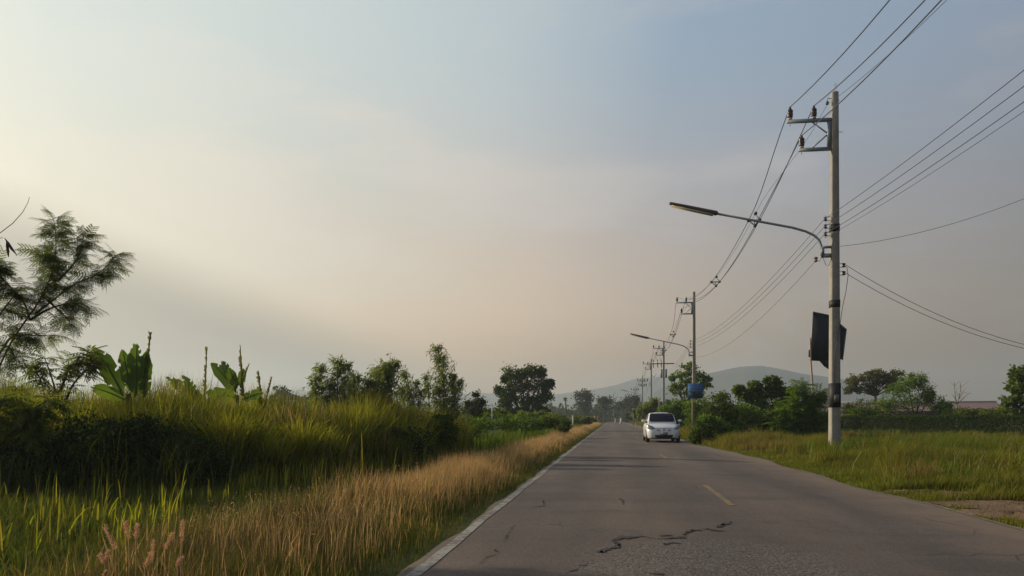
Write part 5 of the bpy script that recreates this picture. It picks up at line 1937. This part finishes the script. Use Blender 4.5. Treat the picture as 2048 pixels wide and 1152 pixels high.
mb = MB()
st = [section(-.02, .52, .26, .40, .50, .01), section(.02, .62, .22, .46, .62, .02), section(.10, .72, .20, .54, .71, .025), section(.22, .785, .19, .60, .765, .03), section(.42, .815, .19, .66, .83, .035),
      section(.70, .828, .19, .70, .895, .04), section(1.0, .832, .19, .72, .945, .03), section(1.5, .833, .19, .74, .95, .0), section(2.4, .833, .19, .75, .96, .0), section(3.1, .82, .19, .76, .98, .0),
      section(3.45, .79, .22, .76, .98, 0), section(3.64, .72, .28, .72, .94, 0), section(3.70, .62, .34, .66, .88, 0)]
loft(mb, st)
mb.build('body', M['car_white'], car, smooth=True)


def cab(y, wb, wt, zb, zt, crown):
    half = [(wb, zb), (wb * .985 + wt * .015, zb + .3 * (zt - zb)), (wb * .45 + wt * .55, zb + .72 * (zt - zb)), (wt, zt - .03), (wt * .9, zt), (wt * .5, zt + crown * .75), (0, zt + crown)]
    return [(-x, y, z) for x, z in half] + [(x, y, z) for x, z in half[::-1][1:]]


mb = MB()
loft(mb, [cab(.93, .70, .66, .90, .95, .03), cab(1.12, .715, .64, .90, 1.09, .03), cab(1.38, .73, .605, .90, 1.28, .03), cab(1.60, .735, .585, .90, 1.415, .03), cab(1.80, .735, .575, .90, 1.455, .035),
          cab(2.3, .735, .575, .90, 1.465, .035), cab(2.9, .725, .565, .90, 1.44, .03), cab(3.2, .71, .55, .90, 1.38, .03), cab(3.42, .69, .56, .90, 1.17, .02), cab(3.56, .67, .60, .88, .96, .01)])
mb.build('cabin', M['car_white'], car, smooth=True)


def ws(u, y, z, o_=.014):
    """point on the windscreen plane: u -1..1"""
    return (u, y - o_, z + o_)


mb = MB()
rows = [(1.00, .635, .985), (1.18, .625, 1.12), (1.38, .597, 1.27), (1.56, .565, 1.385), (1.60, .555, 1.405)]
V, fs = [], []
for (y, hw, z) in rows:
    for j in range(9):
        u = -1 + j / 4
        V.append((u * hw, y - .05 + .07 * u * u, z + .048 - .03 * u * u))
for i in range(len(rows) - 1):
    for j in range(8):
        a = i * 9 + j
        fs.append((a, a + 1, a + 10, a + 9))
mb.add(V, fs)
mb.build('windscreen', M['car_glass'], car, smooth=True)
for s in (-1, 1):
    for (ys_, nm) in (((1.35, 1.72, 2.28, 2.28), 'f'), ((2.34, 2.34, 3.1, 2.95), 'r')):
        y0, y1, y2, y3 = ys_
        mb = MB()
        zb, zt = .98, 1.36
        xb, xt = .745, .625
        pts = [(s * xb, y0, zb), (s * xt, y1, zt), (s * xt, y3, zt), (s * xb, y2, zb)]
        mb.prism(pts, (0, 0, 0), (s * .012, 0, 0))
        mb.build('side_window', M['car_glass'], car)
    # headlight: swept-back wedge lying on the corner
    mb = MB()
    pts = [(s * .42, .085, .64), (s * .58, .085, .605), (s * .735, .18, .655), (s * .80, .40, .83), (s * .785, .58, .905), (s * .66, .34, .835), (s * .50, .17, .745)]
    mb.prism(pts, (0, 0, 0), (s * .014, -.04, .03))
    mb.build('headlight', M['lens'], car)
    mb = MB()
    mb.lathe((s * .60, .075, .375), [(.062, 0), (.06, .03), (.045, .035)], 14, 0, (s * .35, -1, 0))
    fl = mb.build('fog_lamp', M['hole'], car)
    mb = MB()
    mb.lathe((s * .608, .042, .375), [(.036, 0), (.02, .012)], 10, 0, (s * .35, -1, 0))
    mb.build('lens', M['lens'], fl)
    mb = MB()
    mb.box((s * .26, .0, .615), (.15, .05, .022), rot=Matrix.Rotation(-s * .12, 4, 'Y'))
    mb.build('air_slot', M['hole'], car)
    # mirror
    mb = MB()
    V, fs = [], []
    for (x, hy, hz) in ((.80, .03, .035), (.84, .06, .07), (.93, .065, .078), (.985, .045, .055), (1.0, .02, .03)):
        for j in range(10):
            a = j / 10 * 2 * math.pi
            V.append((s * x, 1.22 + hy * math.cos(a), 1.06 + hz * math.sin(a)))
    for i in range(4):
        for j in range(10):
            q_ = (j + 1) % 10
            fs.append((i * 10 + j, i * 10 + q_, (i + 1) * 10 + q_, (i + 1) * 10 + j))
    fs += [tuple(range(10)), tuple(range(40, 50))]
    mb.add(V, fs)
    mr = mb.build('mirror', M['car_white'], car, smooth=True)
    mb = MB()
    mb.tube([(s * .70, 1.24, .97), (s * .86, 1.23, 1.02)], .03, 6)
    mb.build('stalk', M['hole'], mr)
    for (yw, nm) in ((.62, 'front'), (3.07, 'rear')):
        mb = MB()
        mb.lathe((s * .645, yw, .285), [(.19, 0), (.262, .0), (.283, .025), (.285, .09), (.283, .155), (.262, .18), (.19, .18)], 28, 0, (s, 0, 0))
        wh = mb.build('wheel', M['rubber'], car, smooth=True)
        mb = MB()
        mb.lathe((s * .72, yw, .285), [(.185, 0), (.185, .108), (.16, .104), (.05, .09), (.03, .11)], 20, 0, (s, 0, 0))
        mb.build('rim', M['rim'], wh)
        mb = MB()
        V, fs = [], []
        for j in range(21):
            a = math.pi * j / 20 * 1.08 - .12
            for rr_ in (.285, .335):
                V.append((s * .838, yw - rr_ * math.cos(a), .285 + rr_ * math.sin(a)))
        for j in range(20):
            fs.append((2 * j, 2 * j + 1, 2 * j + 3, 2 * j + 2))
        mb.add(V, fs)
        mb.build('wheel_arch', M['hole'], car)
# lower grille mouth, plate, bonnet seam, wiper
mb = MB()
mb.prism([(-.44, -.005, .385), (-.42, -.028, .30), (-.30, -.045, .235), (0, -.05, .22), (.30, -.045, .235), (.42, -.028, .30), (.44, -.005, .385), (.2, -.03, .37), (-.2, -.03, .37)], (0, 0, 0), (0, -.02, 0))
mb.build('grille', M['hole'], car)
mb = MB()
mb.box((0, -.06, .44), (.36, .02, .14))
mb.build('number_plate', M['plate'], car)
mb = MB()
mb.tube([(-.60, .145, .735), (-.35, .068, .700), (0, .045, .695), (.35, .068, .700), (.60, .145, .735)], .006, 4)
mb.build('bonnet_seam', M['hole'], car)
mb = MB()
mb.lathe((0, -.0, .64), [(.045, 0), (.045, .02), (.02, .025)], 10, 0, (0, -1, 0))
mb.build('badge', M['rim'], car)
mb = MB()
mb.box((0, .05, .215), (1.15, .10, .05))
mb.build('lower_lip', M['hole'], car)
mb = MB()
mb.box((0, 1.70, 1.44), (1.0, .02, .03))
mb.build('sensor', M['hole'], car)
mb = MB()
mb.box((0, 1.8, .20), (1.3, 3.1, .06))
mb.build('underbody', M['hole'], car)

# ------------------------------------------------------------------ pink plumes in the lower left
for i, (bx, by, tx, ty, lab) in enumerate([
    (232, 1100, 213, 1050, 'thick pink grass plume bent left, highest of the left group'), (258, 1078, 255, 1042, 'upright pink grass plume among the green blades'), (272, 1075, 275, 1050, 'faint small pink plume right of the upright one'),
    (210, 1128, 192, 1112, 'lowest left pink plume leaning left'), (212, 1122, 209, 1105, 'short pink plume just right of the lowest left one'), (305, 1125, 308, 1080, 'pink plume in the middle of the right group'),
    (290, 1135, 296, 1108, 'pink plume at the bottom of the right group'), (330, 1098, 342, 1068, 'pink plume leaning right beside the tallest one'), (362, 1085, 370, 1040, 'tallest pink plume on the right of the group'),
    (355, 1130, 358, 1118, 'faint short pink plume at the far right bottom'), (208, 1152, 216, 1142, 'pink plume cut by the bottom edge')]):
    d = 4.3
    k = d / F
    root = empty('grass_plume', G(bx, d) + (0,), TH, lab, 'grass plume', 'pink grass plumes in the lower left')
    a = np.array([0, 0, Z(by, d)])
    b_ = np.array([(tx - bx) * k, random.uniform(-.04, .04), Z(ty, d)])
    mb = MB()
    mb.tube([(-.03, 0, 0), a * .6, a], [.004, .003, .003], 4)
    mb.build('stalk', M['seed'], root)
    mb = MB()
    L = np.linalg.norm(b_ - a)
    n = 230
    u = rng.uniform(0, 1, n)
    C = a + (b_ - a) * u[:, None] + rng.normal(0, .0026, (n, 3)) * (1.3 - u)[:, None]
    leaves(mb, C, .020, .0028, -.1, outward=norm(b_ - a)[None] * .9)
    mb.build('plume', M['plume'], root)

# ------------------------------------------------------------------ haze
m, t, o = new_mat('evening_haze')
pv_ = t.n('ShaderNodeVolumePrincipled')
pv_.inputs['Color'].default_value = (0.67, 0.78, 0.86, 1)
pv_.inputs['Density'].default_value = HAZE_DENSITY
pv_.inputs['Anisotropy'].default_value = 0.35
t.l(pv_.outputs[0], o.inputs['Volume'])
M['haze'] = m
mb = MB()
mb.box((0, 1140, 72), (5000, 2700, 146))
hz = mb.build('haze', M['haze'])
tag(hz, 'thin evening haze over the fields', kind='stuff')
